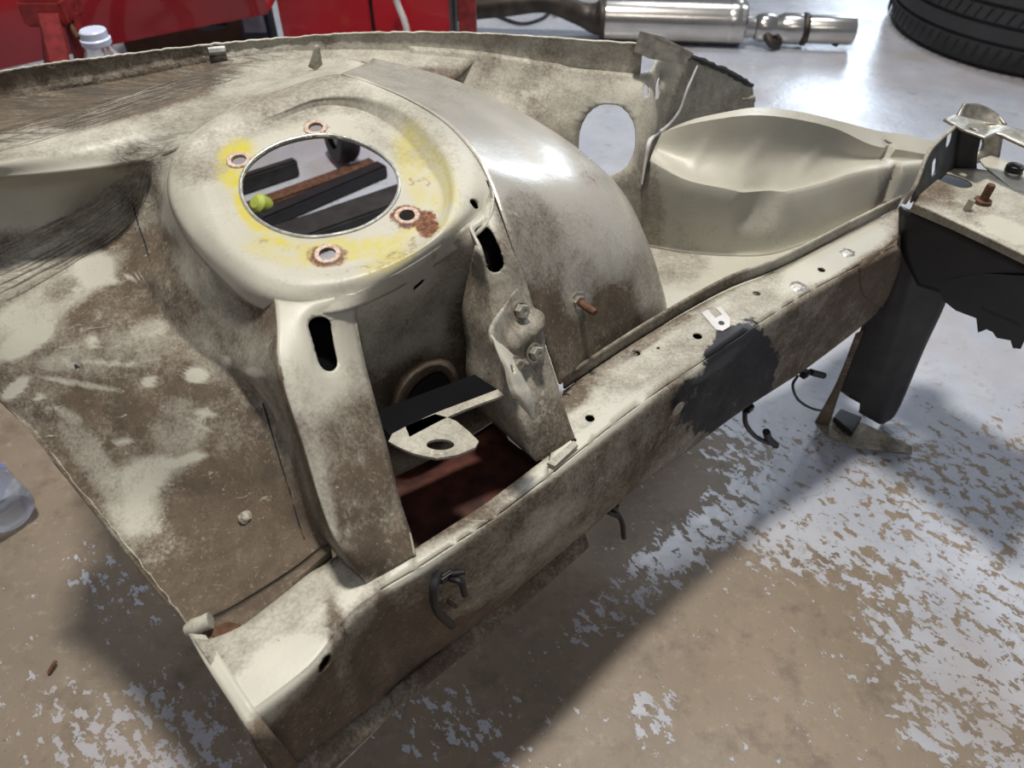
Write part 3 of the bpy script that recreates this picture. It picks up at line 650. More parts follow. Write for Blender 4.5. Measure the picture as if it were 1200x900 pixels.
# --- frame rail
rail = bmesh.new()
ftop_ = [(282, 838), (300, 828), (332, 804), (364, 777), (388, 747), (409, 719), (443, 693), (487, 667), (533, 637), (580, 606), (640, 560), (690, 520), (752, 472), (840, 412), (912, 364), (952, 340), (1012, 308), (1050, 288)]
FT = [Z(x, y, .340) for x, y in ftop_]
btop_ = [(228, 750), (248, 750), (282, 736), (315, 712), (340, 692), (365, 672), (392, 655)]
bt_u = [float((p-RA)@U) for p in FT]
BT = [Z(x, y, .341) for x, y in btop_]
for i in range(7, 18): 
    u_ = bt_u[i]; BT.append(W(u_+.02, .052 if i < 10 else .060, .341))
BT[17] = Z(1056, 243, .341); BT[16] = Z(1010, 268, .341); BT[15] = Z(955, 296, .341); BT[14] = Z(915, 318, .341); BT[13] = Z(848, 344, .341); BT[12] = Z(765, 390, .341); BT[11] = Z(700, 432, .341); BT[10] = Z(660, 460, .341)
bot_ = [(318, 906), (337, 900), (372, 874), (400, 853), (425, 833), (447, 817), (490, 784), (533, 750), (580, 712), (622, 675), (683, 624), (738, 576), (800, 530), (868, 480), (930, 440), (965, 415), (1010, 380), (1050, 345)]
BO = [V(x, y, vv) for (x, y), vv in zip(bot_, [-.035, -.034, -.028, -.022, -.016, -.01]+[0]*12)]
def on_rail(a, c_, t, n_): return a*(1-t)+c_*t+n_*.0
topmid = [a*.5+c_*.5+np.array([0, 0, .0005]) for a, c_ in zip(FT, BT)]
# chamfered corner then side face
ch = []; sm = []; sm2 = []
for i, (a, c_) in enumerate(zip(FT, BO)):
    d = c_-a; ch.append(a+d*.07-N*.0035)
    bul = (.002, .006, .011, .013, .012, .008, .005)[i-6] if 6 <= i <= 12 else .002
    sm.append(a+d*.42-N*bul); sm2.append(a+d*.8-N*bul*.6)
inb = [p+N*.055 for p in BO]
# top: leave the mouth between the braces open (two nets)
def cut(rows_, a, c_): return [r_[a:c_] for r_ in rows_]
net(rail, cut([BT, topmid, FT], 0, 8), 4, 6, sharp_r=())
net(rail, cut([BT, topmid, FT], 10, 18), 4, 8)
lipr = [a*.78+c_*.22 for a, c_ in zip(FT, BT)]
lipd = [p+np.array([0, 0, -.014])+N*.002 for p in lipr]
net(rail, [r_[7:11] for r_ in (lipd, lipr, FT)], 3, 8, sharp_r=(1,))
net(rail, [FT, ch, sm, sm2, BO], 5, 6)
net(rail, [BO, inb, [np.array([p[0], p[1], .28 if i < 11 else .337]) for i, p in enumerate(inb)]], 2, 4, sharp_r=(1,))
HOLES = [(745, 416, .0042), (817, 396, .0046), (691, 492, .0042), (886, 346, .004), (962, 318, .0042), (664, 466, .003), (672, 517, .0025), (771, 410, .0018)]
for x, y, r_ in HOLES: punch(rail, Z(x, y, .3405), (0, 0, 1), r_, None, 0, 3)
punch(rail, V(380, 778, -.022), -N, .0042, U, .002, 3)
o = obj('frame_rail', rail, PAINT, car, thick=.002)
paint(o, .70, [('d', 330, 740, 80, 55, -35, .44), ('d', 325, 795, 55, 28, -35, .12), ('d', 300, 830, 30, 20, -30, .05), ('d', 400, 700, 40, 14, -35, .25), ('d', 360, 705, 60, 14, -35, .45), ('p', 250, 770, 1, 1, 0, 0),
          ('d', 500, 655, 60, 8, -33, .25), ('d', 700, 485, 90, 18, -35, .30), ('d', 690, 515, 90, 9, -38, .05), ('d', 860, 370, 160, 26, -32, .40), ('d', 820, 400, 40, 20, -30, .5), ('d', 980, 300, 60, 18, -28, .15),
          ('d', 430, 800, 130, 45, -38, .90), ('d', 530, 730, 60, 14, -38, .97), ('d', 620, 640, 110, 22, -38, .62), ('d', 590, 625, 70, 16, -38, .72), ('d', 720, 550, 90, 30, -38, .70), ('d', 960, 380, 70, 34, -32, .80), ('d', 640, 610, 40, 12, -38, .45),
          ('k', 440, 735, 5, 45, -14, .40), ('k', 405, 760, 4, 34, -10, .36), ('k', 470, 720, 4, 30, -16, .34), ('k', 866, 435, 50, 38, -80, .85), ('k', 825, 470, 36, 30, -50, .75), ('k', 790, 505, 30, 20, -40, .4), ('d', 835, 425, 30, 8, -38, .1), ('d', 400, 770, 10, 60, -10, .75), ('d', 455, 745, 10, 50, -10, .98),
          ('d', 660, 470, 30, 14, -30, .85), ('d', 745, 410, 90, 6, -33, .75), ('d', 1030, 335, 30, 30, 0, .93)])
# weld flange standing up along the back edge
wf = bmesh.new()
ff = [Z(x, y, .340) for x, y in [(662, 456), (700, 430), (765, 388), (848, 341), (915, 314), (1000, 270), (1052, 244)]]
net(wf, [[p+np.array([0, 0, h]) for p in ff] for h in (0, .008, .0165)], 2, 6)
o = obj('weld_flange', wf, PAINT, car, thick=.0025); paint(o, .72, [('d', 960, 280, 80, 20, -28, .35)])
# lower sill flange hanging under the rail, rusty
lf = bmesh.new()
l0 = [V(x, y, vv-.002) for (x, y), vv in zip([(337, 900), (400, 853), (447, 817), (533, 750), (622, 675), (684, 622)], [-.034, -.022, -.01, 0, 0, 0])]
l2 = [V(x, y, vv-.008) for (x, y), vv in zip([(360, 915), (425, 872), (483, 808), (567, 741), (630, 688), (681, 644)], [-.034, -.022, -.01, 0, 0, 0])]
l2 = [V(x, y, vv-.006) for (x, y), vv in zip([(372, 920), (425, 868), (472, 821), (567, 745), (630, 692), (681, 645)], [-.034, -.022, -.01, 0, 0, 0])]
l1 = [a*.5+c_*.5-N*.009 for a, c_ in zip(l0, l2)]
net(lf, [l0, l1, l2], 4, 7)
o = obj('lower_flange', lf, PAINT, car, thick=.003); paint(o, .78, [('r', 600, 715, 90, 16, -40, .25), ('r', 670, 650, 30, 12, -40, .4), ('r', 540, 770, 70, 5, -40, .3)])
le = bmesh.new(); tube(le, [p-np.array([0, 0, .001]) for p in l2[:4]], .0017, 6, 6); obj('bright_lower_edge', le, EDGE, car)
# end cover strip with its seam
es = bmesh.new(); net(es, [[Z(220, 742, .338), Z(243, 782, .343), Z(280, 839, .342), V(300, 868, -.040), V(330, 912, -.040)], [Z(240, 744, .342), Z(262, 775, .3435), Z(297, 829, .3435), V(322, 862, -.040), V(350, 896, -.038)]], 3, 6, sharp_c=(2,))
o = obj('end_strip', es, PAINT, car, thick=.0022); paint(o, .1, [('d', 320, 880, 40, 40, 0, .9), ('d', 230, 750, 14, 14, 0, .4)])
# mouth between the braces: dark red inside
mo = bmesh.new()
net(mo, [[V(462, 560, .112), V(530, 525, .12), V(600, 480, .11)], [W(.02, .075, .295), W(.10, .08, .295), W(.19, .08, .295)], [W(.0, .015, .290), W(.10, .012, .290), W(.21, .012, .290)]], 4, 6)
obj('mouth_lining', mo, REDRUST, car, thick=.0015)
# patch plates and torn spot-welds on the rail
cp = bmesh.new(); slab(cp, [Z(x, y, .3425) for x, y in [(822, 368), (829, 364), (838, 374), (846, 370), (838, 362), (844, 360), (855, 374), (855, 384), (846, 389), (838, 387)]], .0015)
o = obj('white_clip', cp, CABLEW, car, smooth=False); o['label'] = 'small white U-shaped clip'
cp = bmesh.new(); lathe(cp, [(0, .002), (.003, .002), (.0034, 0)], Z(845, 380, .3425), (0, 0, 1), 12); obj('clip_hole', cp, BLACKPL, car)
for x, y in ((934, 337), (992, 298)):
    cp = bmesh.new(); c0 = Z(x, y, .3405)
    lathe(cp, [(.004, .0005), (.0055, .0030), (.0085, .0020), (.011, .0)], c0, (0, 0, 1), 18)
    for v_ in cp.verts: v_.co += Vector((random.uniform(-.0012, .0012), random.uniform(-.0012, .0012), random.uniform(0, .0012)))
    obj('torn_spot_weld', cp, EDGE, car)
for x, y in ((795, 479),):
    cp = bmesh.new(); lathe(cp, [(.0001, .001), (.005, .001), (.008, 0)], V(x, y, -.005), -N, 14); o = obj('spot_weld', cp, PAINT, car); paint(o, .3, [])
# folded tab at the foot of the right brace
tb = bmesh.new(); slab(tb, [Z(641, 545, .344), Z(672, 519, .344), Z(677, 524, .344), Z(650, 549, .344)], .003); o = obj('foot_tab', tb, PAINT, car); paint(o, .5, [])

# --- support bracket with hole, in the recess
sbk = bmesh.new()
pl = [(455, 517), (459, 508), (513, 482), (560, 466), (596, 452), (597, 461), (545, 480), (525, 489), (534, 493), (548, 504), (561, 516), (557, 524), (536, 533), (512, 536), (484, 531)]
zc = .392
hp_ = [(516+16.5*math.cos(t), 521-6.5*math.sin(t)) for t in np.linspace(math.pi, -math.pi, 17)[:-1]]
op_ = [(455, 517), (460, 508), (475, 500), (492, 492), (510, 485), (524, 489), (534, 493), (548, 504), (561, 517), (557, 524), (536, 533), (512, 537), (496, 534), (484, 531), (472, 526), (462, 521)]
A1 = [Z(x, y, zc) for x, y in op_]; A2 = [Z(x, y, zc) for x, y in hp_]
for i in range(16):
    j = (i+1) % 16; sbk.faces.new([sbk.verts.new(p) for p in (A1[i], A1[j], A2[j], A2[i])])
arm = [[Z(475, 500, zc), Z(510, 484, zc), Z(555, 467, zc), Z(597, 451, zc)], [Z(480, 512, zc), Z(524, 489, zc), Z(560, 474, zc), Z(597, 461, zc)]]
net(sbk, arm, 1, 3)
o = obj('holed_bracket', sbk, PAINT, car, smooth=False, thick=.0025); paint(o, .5, [('d', 560, 470, 40, 12, -20, .5)])
hbr = bmesh.new(); slab(hbr, [Z(458, 512, zc), Z(515, 484, zc), Z(596, 452, zc), Z(596, 452, zc)+N*.03+np.array([0, 0, -.004]), Z(458, 505, zc)+N*.03+np.array([0, 0, -.004])], .002); obj('bracket_gap_shade', hbr, CAVSHADE, car)  # black sheet added for the shadow gap between arm and wall

# --- bolted bracket on the right brace
bvb = __import__('mathutils').bvhtree.BVHTree
def hit(o_, x, y, off=0):
    me_ = o_.data; bb = bvb.FromPolygons([v_.co for v_ in me_.vertices], [p.vertices[:] for p in me_.polygons])
    h = bb.ray_cast(Vector(CAM), Vector(ray(x, y)))
    nr = h[1] if h[1].dot(Vector(ray(x, y))) < 0 else -h[1]
    return np.array(h[0]+nr*off), nr
RBo = bpy.data.objects['right_brace']
def H(x, y, off=.004): 
    vv = np.interp(y, [262, 290, 335, 395, 445, 492], [.115, .106, .092, .066, .044, .024])
    return V(x, y, vv-off)
bb_ = bmesh.new()
net(bb_, [[H(606, 338, .002), H(607, 338, .002), H(608, 339, .002), H(609, 340, .002)],
          [H(592, 357, .008), H(604, 358, .004), H(613, 357, .003), H(619, 355, .003)],
          [H(578, 379, .020), H(600, 377, .005), H(618, 371, .003), H(632, 366, .003)],
          [H(576, 394, .022), H(598, 393, .008), H(617, 388, .006), H(634, 380, .004)],
          [H(583, 411, .020), H(606, 412, .005), H(624, 405, .003), H(639, 400, .003)],
          [H(600, 424, .016), H(614, 428, .005), H(626, 428, .003), H(637, 425, .003)]], 5, 5)
dent(bb_, H(615, 386, .004), .010, .006, -N+np.array([0, 0, .3]), H(632, 372, .003)-H(602, 400, .005), .02, .4)
bo = empty_bracket = obj('bolted_bracket', bb_, PAINT, car, thick=.0022); paint(bo, .62, [])
bs = bmesh.new()
net(bs, [[H(576, 392, .023), H(583, 400, .024), H(590, 405, .022), H(603, 417, .016)],
         [H(584, 416, .024), H(592, 420, .026), H(600, 423, .024), H(609, 430, .018)],
         [H(591, 432, .024), H(599, 435, .027), H(607, 437, .026), H(613, 441, .022)],
         [H(594, 448, .022), H(602, 450, .026), H(612, 452, .025), H(617, 449, .022)],
         [H(601, 466, .022), H(609, 464, .026), H(619, 461, .024), H(623, 459, .022)],
         [H(614, 480, .018), H(618, 479, .022), H(622, 474, .022), H(625, 470, .020)],
         [H(625, 493, .012), H(625, 492, .013), H(626, 491, .013), H(627, 489, .013)]], 5, 4)
for x, y in ((600, 432), (611, 476)): punch(bs, H(x, y, .026), -N, .0022, None, 0, 3)
o = obj('bent_strip', bs, PAINT, car, thick=.0022); paint(o, .2, [])
def hexbolt(c, ax, r=.0062, name='hex_bolt'):
    b_ = bmesh.new(); lathe(b_, [(0, 0), (r*1.35, 0), (r*1.35, .0018), (r*1.05, .0022)], c, ax, 20)
    lathe(b_, [(r, .0018), (r, .0068), (r*.86, .0082), (r*.4, .0082), (r*.38, .0074), (0, .0074)], c, ax, 6)
    return obj(name, b_, STEEL, car)
bn = -N+np.array([0, 0, .45])
hexbolt(H(608, 364, .005), bn); hexbolt(H(625, 413, .005), bn)
hexbolt(H(603, 425, .018), bn, .004)

# --- small tab on the shelf, sealant lump on the flange
tb = bmesh.new(); q0 = Z(372, 80, .526)
net(tb, [[Yp(361, 78, q0[1]), Yp(365, 66, q0[1]), Yp(368, 54, q0[1])], [Yp(370, 82, q0[1]-.004), Yp(370, 66, q0[1]-.003), Yp(369, 53, q0[1]-.001)], [Yp(378, 76, q0[1]), Yp(376, 64, q0[1]), Yp(374, 53, q0[1])]], 3, 3)
o = obj('upright_tab', tb, PAINT, car, thick=.0015); paint(o, .45, [])
tb = bmesh.new(); a = hit(bpy.data.objects['outer_flange'], 244, 60, .002)[0]; c_ = hit(bpy.data.objects['outer_flange'], 264, 58, .002)[0]
tube(tb, [a, a*.5+c_*.5, c_], .004, 8, 3); obj('edge_clip', tb, EDGE, car)
# --- floor pan behind the rail and the headlight housing
fp = bmesh.new()
rb_line = [W(u_, .064, .325) for u_ in (.26, .36, .46, .56, .66, .76, .82)]
far = [Z(x, y, .325) for x, y in ((640, 282), (740, 282), (800, 282), (880, 280), (960, 262), (1040, 232), (1095, 214))]
net(fp, [rb_line, [a*.5+c_*.5 for a, c_ in zip(rb_line, far)], far], 5, 6)
punch(fp, Z(841, 297, .325), (0, 0, 1), .004, None, 0, 3)
o = obj('floor_pan', fp, PAINT, car, thick=.0015); paint(o, .22, [('d', 790, 310, 40, 20, 0, .45)])
hb = bmesh.new()
X_ = [752, 800, 850, 900, 940, 980, 1020, 1060, 1092]
foot = [Z(x, y, .325) for x, y in zip(X_, [288, 296, 300, 299, 287, 271, 254, 237, 222])]
yb = [p[1] for p in foot]
low1 = [Yp(x, y, Y+.004) for x, y, Y in zip([753, 801, 851, 900, 940, 980, 1019, 1059, 1092], [276, 284, 288, 287, 277, 262, 246, 230, 217], yb)]
creasepx = [(762, 196), (803, 216), (850, 226), (890, 233), (925, 228), (965, 219), (1010, 206), (1058, 200), (1092, 196)]
cre = [Yp(x, y, Y+.006) for (x, y), Y in zip(creasepx, yb)]
cre2 = [Yp(x, y-9, Y+.018) for (x, y), Y in zip(creasepx, yb)]
toppx = [(775, 156), (806, 146), (850, 138), (890, 135), (935, 140), (980, 151), (1022, 170), (1058, 176), (1092, 182)]
top = [Yp(x, y, Y+.055) for (x, y), Y in zip(toppx, yb)]
midr = [a*.5+c_*.5+np.array([0, .010, -.010]) for a, c_ in zip(cre2, top)]
rim = [p+np.array([0, .030, .001]) for p in top]; rim = [Z(x, y, t[2]+.001) for (x, y), t in zip([(790, 148), (815, 139), (852, 131), (888, 126), (938, 131), (985, 142), (1028, 153), (1062, 158), (1098, 166)], top)]
rim2 = [p+np.array([0, .012, -.03]) for p in rim]
net(hb, [foot, low1, cre, cre2, midr, top, rim, rim2], 5, 8, sharp_r=(5, 6))
for (x0, y0, x1, y1) in ((812, 190, 826, 172), (868, 196, 893, 172), (938, 200, 958, 176)):
    bv = bvb.FromBMesh(hb); A_ = bv.ray_cast(Vector(CAM), Vector(ray(x0, y0)))[0]; B_ = bv.ray_cast(Vector(CAM), Vector(ray(x1, y1)))[0]
    dent(hb, (A_+B_)/2, .007, -.0025, (0, .5, -1), B_-A_, (B_-A_).length/2, .1)
bv = bvb.FromBMesh(hb); A_ = bv.ray_cast(Vector(CAM), Vector(ray(1040, 180)))[0]; B_ = bv.ray_cast(Vector(CAM), Vector(ray(1034, 235)))[0]
dent(hb, (A_+B_)/2, .010, .010, (0, 1, 0), B_-A_, (B_-A_).length/2, .2)
A_ = bv.ray_cast(Vector(CAM), Vector(ray(890, 245)))[0]; dent(hb, A_, .03, .010, (0, 1, 0), (1, 0, 0), .004, .3)
o = obj('headlight_housing', hb, PAINT, car, thick=.0016); paint(o, .04, [('d', 850, 260, 120, 40, 0, .22), ('d', 760, 250, 16, 60, 0, .5), ('r', 820, 195, 16, 4, -40, .25), ('d', 900, 130, 100, 5, 10, .2), ('d', 1035, 215, 8, 30, 0, .4)])

# ------------------------------------------------------------------ radiator support (still part of the car body)
rs = car
P1 = Z(1072, 240, .395)
tp = bmesh.new()
net(tp, [[Z(1070, 238, .395), Z(1130, 266, .395), Z(1200, 300, .395), Z(1290, 345, .395)],
         [Z(1078, 222, .396), Z(1140, 246, .399), Z(1205, 272, .398), Z(1290, 312, .396)],
         [Z(1100, 208, .396), Z(1155, 224, .396), Z(1210, 240, .398), Z(1300, 275, .396)],
         [Z(1118, 196, .394), Z(1160, 200, .394), Z(1215, 215, .394), Z(1310, 240, .394)]], 5, 6)
A_ = Z(1110, 212, .395)
punch(tp, Z(1118, 212, .395), (0, 0, 1), .0135, Z(1135, 217, .395)-Z(1105, 206, .395), .006, 2)
pk = bmesh.new(); slab(pk, [Z(1085, 222, .372), Z(1150, 245, .372), Z(1170, 205, .372), Z(1120, 190, .372)], .004); obj('plate_hole_shade', pk, BLACKPL, rs)  # black slab added below the hole so its inside looks shaded
o = obj('support_top_plate', tp, PAINT, rs, thick=.002); paint(o, .42, [('d', 1090, 225, 25, 12, 0, .75), ('d', 1160, 262, 60, 8, 25, .6), ('r', 1150, 240, 20, 10, 0, .4), ('d', 1180, 270, 30, 10, 25, .1)])
e_ = bmesh.new(); net(e_, [[Z(1070, 238, .396), Z(1130, 266, .396), Z(1200, 300, .396), Z(1290, 345, .396)], [Z(1068, 243, .390), Z(1130, 271, .390), Z(1200, 305, .390), Z(1290, 350, .390)], [Z(1064, 247, .385), Z(1128, 275, .385), Z(1200, 310, .385), Z(1290, 355, .385)]], 3, 5)
o = obj('support_front_lip', e_, PAINT, rs, thick=.002); paint(o, .55, [])
# holed side plate
pa, pb, pc_, pd = Z(1068, 238, .394), Z(1118, 197, .394), None, None
hp = bmesh.new()
q1 = Yp(1130, 148, pb[1]); q0_ = Yp(1086, 172, pa[1]*.55+pb[1]*.45)
bpts = [pa, pa*.5+pb*.5, pb]
tpts = [Yp(1076, 215, pa[1]), Yp(1092, 176, (pa[1]+pb[1])/2), Yp(1124, 146, pb[1])]
net(hp, [bpts, [a*.5+c_*.5 for a, c_ in zip(bpts, tpts)], tpts], 8, 8)
pn2 = np.cross(bpts[2]-bpts[0], tpts[2]-bpts[2]); bv = bvb.FromBMesh(hp)
for x, y, hh in ((1096, 171, .005), (1113, 162, .005), (1095, 196, .005)):
    h_ = bv.ray_cast(Vector(CAM), Vector(ray(x, y)))[0]
    if h_: punch(hp, h_, pn2, .0065, (0, 0, 1), .004, 2)
o = obj('holed_side_plate', hp, DKSTEEL, rs, thick=.002)
hp = bmesh.new(); tube(hp, [Z(1060, 238, .392), *[p+np.array([-.002, 0, 0]) for p in tpts]], .0022, 8, 5); o = obj('side_plate_edge', hp, PAINT, rs); paint(o, .5, [])
# upper beam
ub = bmesh.new(); zb = tpts[2][2]+.002
net(ub, [[Z(1106, 139, zb), Z(1130, 152, zb), Z(1155, 161, zb), Z(1168, 155, zb), Z(1200, 170, zb), Z(1300, 215, zb)],
         [Z(1113, 136, zb), Z(1135, 145, zb), Z(1160, 150, zb-.004), Z(1175, 149, zb), Z(1205, 161, zb), Z(1305, 205, zb)],
         [Z(1118, 134, zb), Z(1138, 139, zb), Z(1160, 144, zb), Z(1180, 147, zb), Z(1210, 156, zb), Z(1310, 198, zb)]], 4, 5, sharp_c=(1, 2, 3, 4))
punch(ub, Z(1140, 152, zb-.001), (0, 0, 1), .0038, None, 0, 3)
o = obj('upper_beam', ub, STEEL, rs, thick=.003)
cl = bmesh.new()
net(cl, [[Yp(1122, 138, pb[1]+.03), Yp(1126, 130, pb[1]+.035), Yp(1132, 121, pb[1]+.04)], [Yp(1145, 143, pb[1]+.035), Yp(1147, 134, pb[1]+.045), Yp(1148, 122, pb[1]+.05)],
         [Yp(1163, 148, pb[1]+.03), Yp(1165, 140, pb[1]+.04), Yp(1168, 132, pb[1]+.045)], [Yp(1174, 155, pb[1]+.02), Yp(1176, 150, pb[1]+.03), Yp(1178, 146, pb[1]+.03)]], 5, 4)
obj('curved_lip', cl, STEEL, rs, thick=.003)
cl = bmesh.new(); net(cl, [[Yp(1145, 150, pb[1]+.02), Yp(1176, 158, pb[1]+.02)], [Yp(1150, 175, pb[1]+.02), Yp(1172, 182, pb[1]+.02)], [Yp(1115, 198, pb[1]), Yp(1170, 186, pb[1]+.02)]], 4, 4)
obj('curved_lip_web', cl, STEEL, rs, thick=.002)
cl = bmesh.new(); net(cl, [[Yp(1125, 148, pb[1]), Yp(1150, 160, pb[1])], [Yp(1120, 175, pb[1]), Yp(1145, 185, pb[1])], [Yp(1118, 198, pb[1]), Yp(1145, 202, pb[1])]], 4, 4)
obj('corner_web', cl, DARKST, rs, thick=.002)
# slanting inner panel and grommet
ip = bmesh.new(); net(ip, [[Z(1145, 176, .40), Z(1200, 196, .40), Z(1300, 235, .40)], [Z(1150, 190, .397), Z(1200, 215, .397), Z(1300, 255, .397)], [Z(1165, 204, .396), Z(1205, 232, .396), Z(1300, 270, .396)]], 4, 5)
o = obj('inner_panel', ip, PAINT, rs, thick=.002); paint(o, .15, [])
gm = bmesh.new(); lathe(gm, [(.006, 0), (.0062, .004), (.0085, .0055), (.0095, .003), (.0095, -.001)], Z(1188, 199, .401), (0, 0, 1), 20); obj('rubber_grommet', gm, RUBBERW, rs)
st = bmesh.new(); lathe(st, [(.009, 0), (.009, .003), (.0045, .0035), (.0045, .019), (.004, .021), (0, .021)], Z(1151, 237, .399), (.05, 0, 1), 14); obj('rusty_stud', st, RUST, rs)
st = bmesh.new(); lathe(st, [(.0035, 0), (.0035, .013), (0, .013)], Z(1132, 247, .398), (.1, 0, 1), 12); obj('small_stud', st, STEEL, rs)
# black front face below the plate
dk = bmesh.new()
t0 = Z(1056, 262, .375); t1 = Z(1300, 375, .375)
def Yq(x, y): 
    t = (x-1060)/140; return Yp(x, y, .735-.075*t)
df = [[Yq(1062, 246), Yq(1100, 264), Yq(1150, 288), Yq(1200, 312), Yq(1300, 360)],
      [Yq(1068, 290), Yq(1105, 300), Yq(1150, 320), Yq(1200, 345), Yq(1300, 400)],
      [Yq(1085, 335), Yq(1105, 345), Yq(1145, 362), Yq(1200, 385), Yq(1300, 440)]]
df[0][0] = Yq(1053, 243); df[1][0] = Yq(1055, 290); df[2][0] = Yq(1075, 335)
net(dk, df, 5, 5)
obj('front_face_panel', dk, BLACKPL, rs, thick=.004)
dk = bmesh.new(); slab(dk, [Yq(1098, 330), Yq(1105, 352), Yq(1120, 364), Yq(1144, 373), Yq(1146, 390), Yq(1156, 386), Yq(1163, 389), Yq(1168, 396), Yq(1184, 399), Yq(1187, 408), Yq(1196, 409), Yq(1201, 398), Yq(1300, 430), Yq(1300, 330), Yq(1150, 320)], .006); obj('torn_rubber_skirt', dk, BLACKPL, rs, smooth=False)
# leg of black channel
lg = bmesh.new()
gy = .74
def Yl(x, y, d=0): return Yp(x, y, .750+d)
net(lg, [[Yl(1056, 262, .012), Yl(1070, 262, -.004), Yl(1083, 268, -.008), Yl(1096, 275, .0), Yl(1120, 290, .012)],
         [Yl(1030, 330, .012), Yl(1050, 330, -.004), Yl(1064, 335, -.008), Yl(1082, 335, .0), Yl(1112, 345, .012)],
         [Yl(1003, 400, .012), Yl(1032, 400, -.004), Yl(1044, 404, -.008), Yl(1062, 408, .0), Yl(1083, 410, .012)],
         [Yl(985, 452, .014), Yl(1010, 465, -.002), Yl(1018, 470, -.006), Yl(1038, 478, .0), Yl(1052, 482, .012)],
         [Yl(984, 458, .014), Yl(1008, 470, -.002), Yl(1007, 484, -.006), Yl(1030, 497, .0), Yl(1036, 497, .012)]], 5, 5, sharp_c=(1, 2, 3))
obj('channel_leg', lg, DARKST, rs, thick=.003)
st = bmesh.new(); net(st, [[Yl(1003, 392, .002), Yl(1012, 388, .0)], [Yl(980, 450, .002), Yl(988, 450, .0)], [Yl(955, 496, -.005), Yl(970, 504, -.01)]], 5, 3)
o = obj('leg_strap', st, PAINT, rs, thick=.003); paint(o, .88, [])
ft = bmesh.new(); slab(ft, [Z(956, 498, .018), Z(966, 488, .018), Z(1012, 497, .016), Z(1050, 516, .010), Z(1068, 524, .008), Z(1068, 533, .004), Z(1055, 531, .008), Z(1000, 525, .012), Z(968, 512, .016)], .0025)
o = obj('foot_plate', ft, PAINT, rs, smooth=False); paint(o, .62, [])
ft = bmesh.new(); slab(ft, [Z(975, 494, .022), Z(983, 484, .022), Z(1008, 494, .022), Z(997, 513, .022)], .010, .001); obj('rubber_pad', ft, BLACKPL, rs)
# end cap joining rail and support
ec = bmesh.new(); net(ec, [[Z(1012, 303, .346), Z(1040, 288, .344), Z(1066, 262, .352)], [V(1008, 318, -.006), V(1036, 305, -.006), V(1064, 300, -.006)], [V(1012, 345, -.006), V(1034, 335, -.007), V(1056, 330, -.008)], [V(1030, 360, -.004), V(1040, 362, -.006), V(1048, 350, -.008)]], 4, 4)
o = obj('rail_end_gusset', ec, PAINT, rs, thick=.002); paint(o, .95, [])
bpy.context.view_layer.update()
def under(names, parent_name):
    p_ = bpy.data.objects[parent_name]
    for c_ in list(car.children):
        if c_.name.split('.')[0] in names and c_ is not p_: c_.parent = p_
bpy.data.objects['support_top_plate'].name = 'radiator_support'
under({'bolt_hole_ring', 'hole_rim'}, 'strut_tower_top'); under({'threaded_stud', 'stud_nut'}, 'wheel_arch')
under({'white_clip', 'clip_hole', 'torn_spot_weld', 'spot_weld', 'foot_tab', 'weld_flange', 'lower_flange', 'bright_lower_edge', 'end_strip', 'rail_end_gusset'}, 'frame_rail')
under({'hex_bolt', 'bent_strip'}, 'bolted_bracket'); under({'bracket_gap_shade'}, 'holed_bracket'); under({'upright_tab', 'edge_clip'}, 'upper_shelf')
under({'apron_seam', 'plug_weld', 'apron_lip', 'rolled_tube_end', 'rust_patch'}, 'rear_apron'); under({'sealant_bead', 'folded_tab'}, 'inner_fender_panel'); under({'rim_flange'}, 'headlight_housing')
under({'support_front_lip', 'holed_side_plate', 'side_plate_edge', 'upper_beam', 'curved_lip', 'curved_lip_web', 'corner_web', 'plate_hole_shade', 'inner_panel', 'rubber_grommet', 'rusty_stud', 'small_stud', 'front_face_panel', 'torn_rubber_skirt', 'channel_leg', 'leg_strap', 'foot_plate', 'rubber_pad'}, 'radiator_support')
adopt(car)

# ------------------------------------------------------------------ cable clips hanging from the rail
def clip(label, pts_list, blk):
    x0, y0, vv = blk
    e = empty('cable_clip', tuple(V(x0, y0, vv)), label, 'cable tie', 'torn black cable clips along the rail')
    b_ = bmesh.new(); c = V(x0, y0, vv); box(b_, c, (.012, .009, .010), math.atan2(U[1], U[0]), .0015); obj('clip_block', b_, BLACKPL, e)
    for pts, r_ in pts_list:
        b_ = bmesh.new(); tube(b_, [V(x, y, v_) for x, y, v_ in pts], r_, 8, 5); obj('strap', b_, BLACKPL, e)
    adopt(e)
clip('largest torn black cable clip with two prongs, on the rail side below the left brace', [([(514, 672, -.012), (508, 690, -.02), (512, 715, -.022), (530, 733, -.024)], .0034), ([(528, 678, -.014), (540, 682, -.022), (545, 697, -.024)], .0028), ([(530, 672, -.014), (545, 670, -.02)], .0025), ([(518, 690, -.008), (526, 705, -.012), (534, 711, -.012)], .0018)], (520, 674, -.010))
clip('small black cable clip hanging under the middle of the rail', [([(714, 590, .006), (722, 600, .004), (729, 612, .0), (731, 630, .0)], .0028), ([(712, 600, .004), (724, 605, .0)], .0025)], (718, 594, .008))
clip('black cable clip with knotted end below the black paint patch on the rail', [([(873, 482, .01), (874, 497, .006), (886, 512, .004), (903, 520, .0)], .0030), ([(898, 506, .0), (901, 514, .0), (909, 522, .0)], .0048)], (877, 478, .012))
clip('black cable clip with long thin loop at the strap of the channel leg', [([(935, 440, .012), (929, 452, .01), (935, 468, .01), (950, 478, .012), (967, 482, .02)], .0018), ([(950, 436, .01), (965, 440, .006)], .0045)], (943, 438, .012))

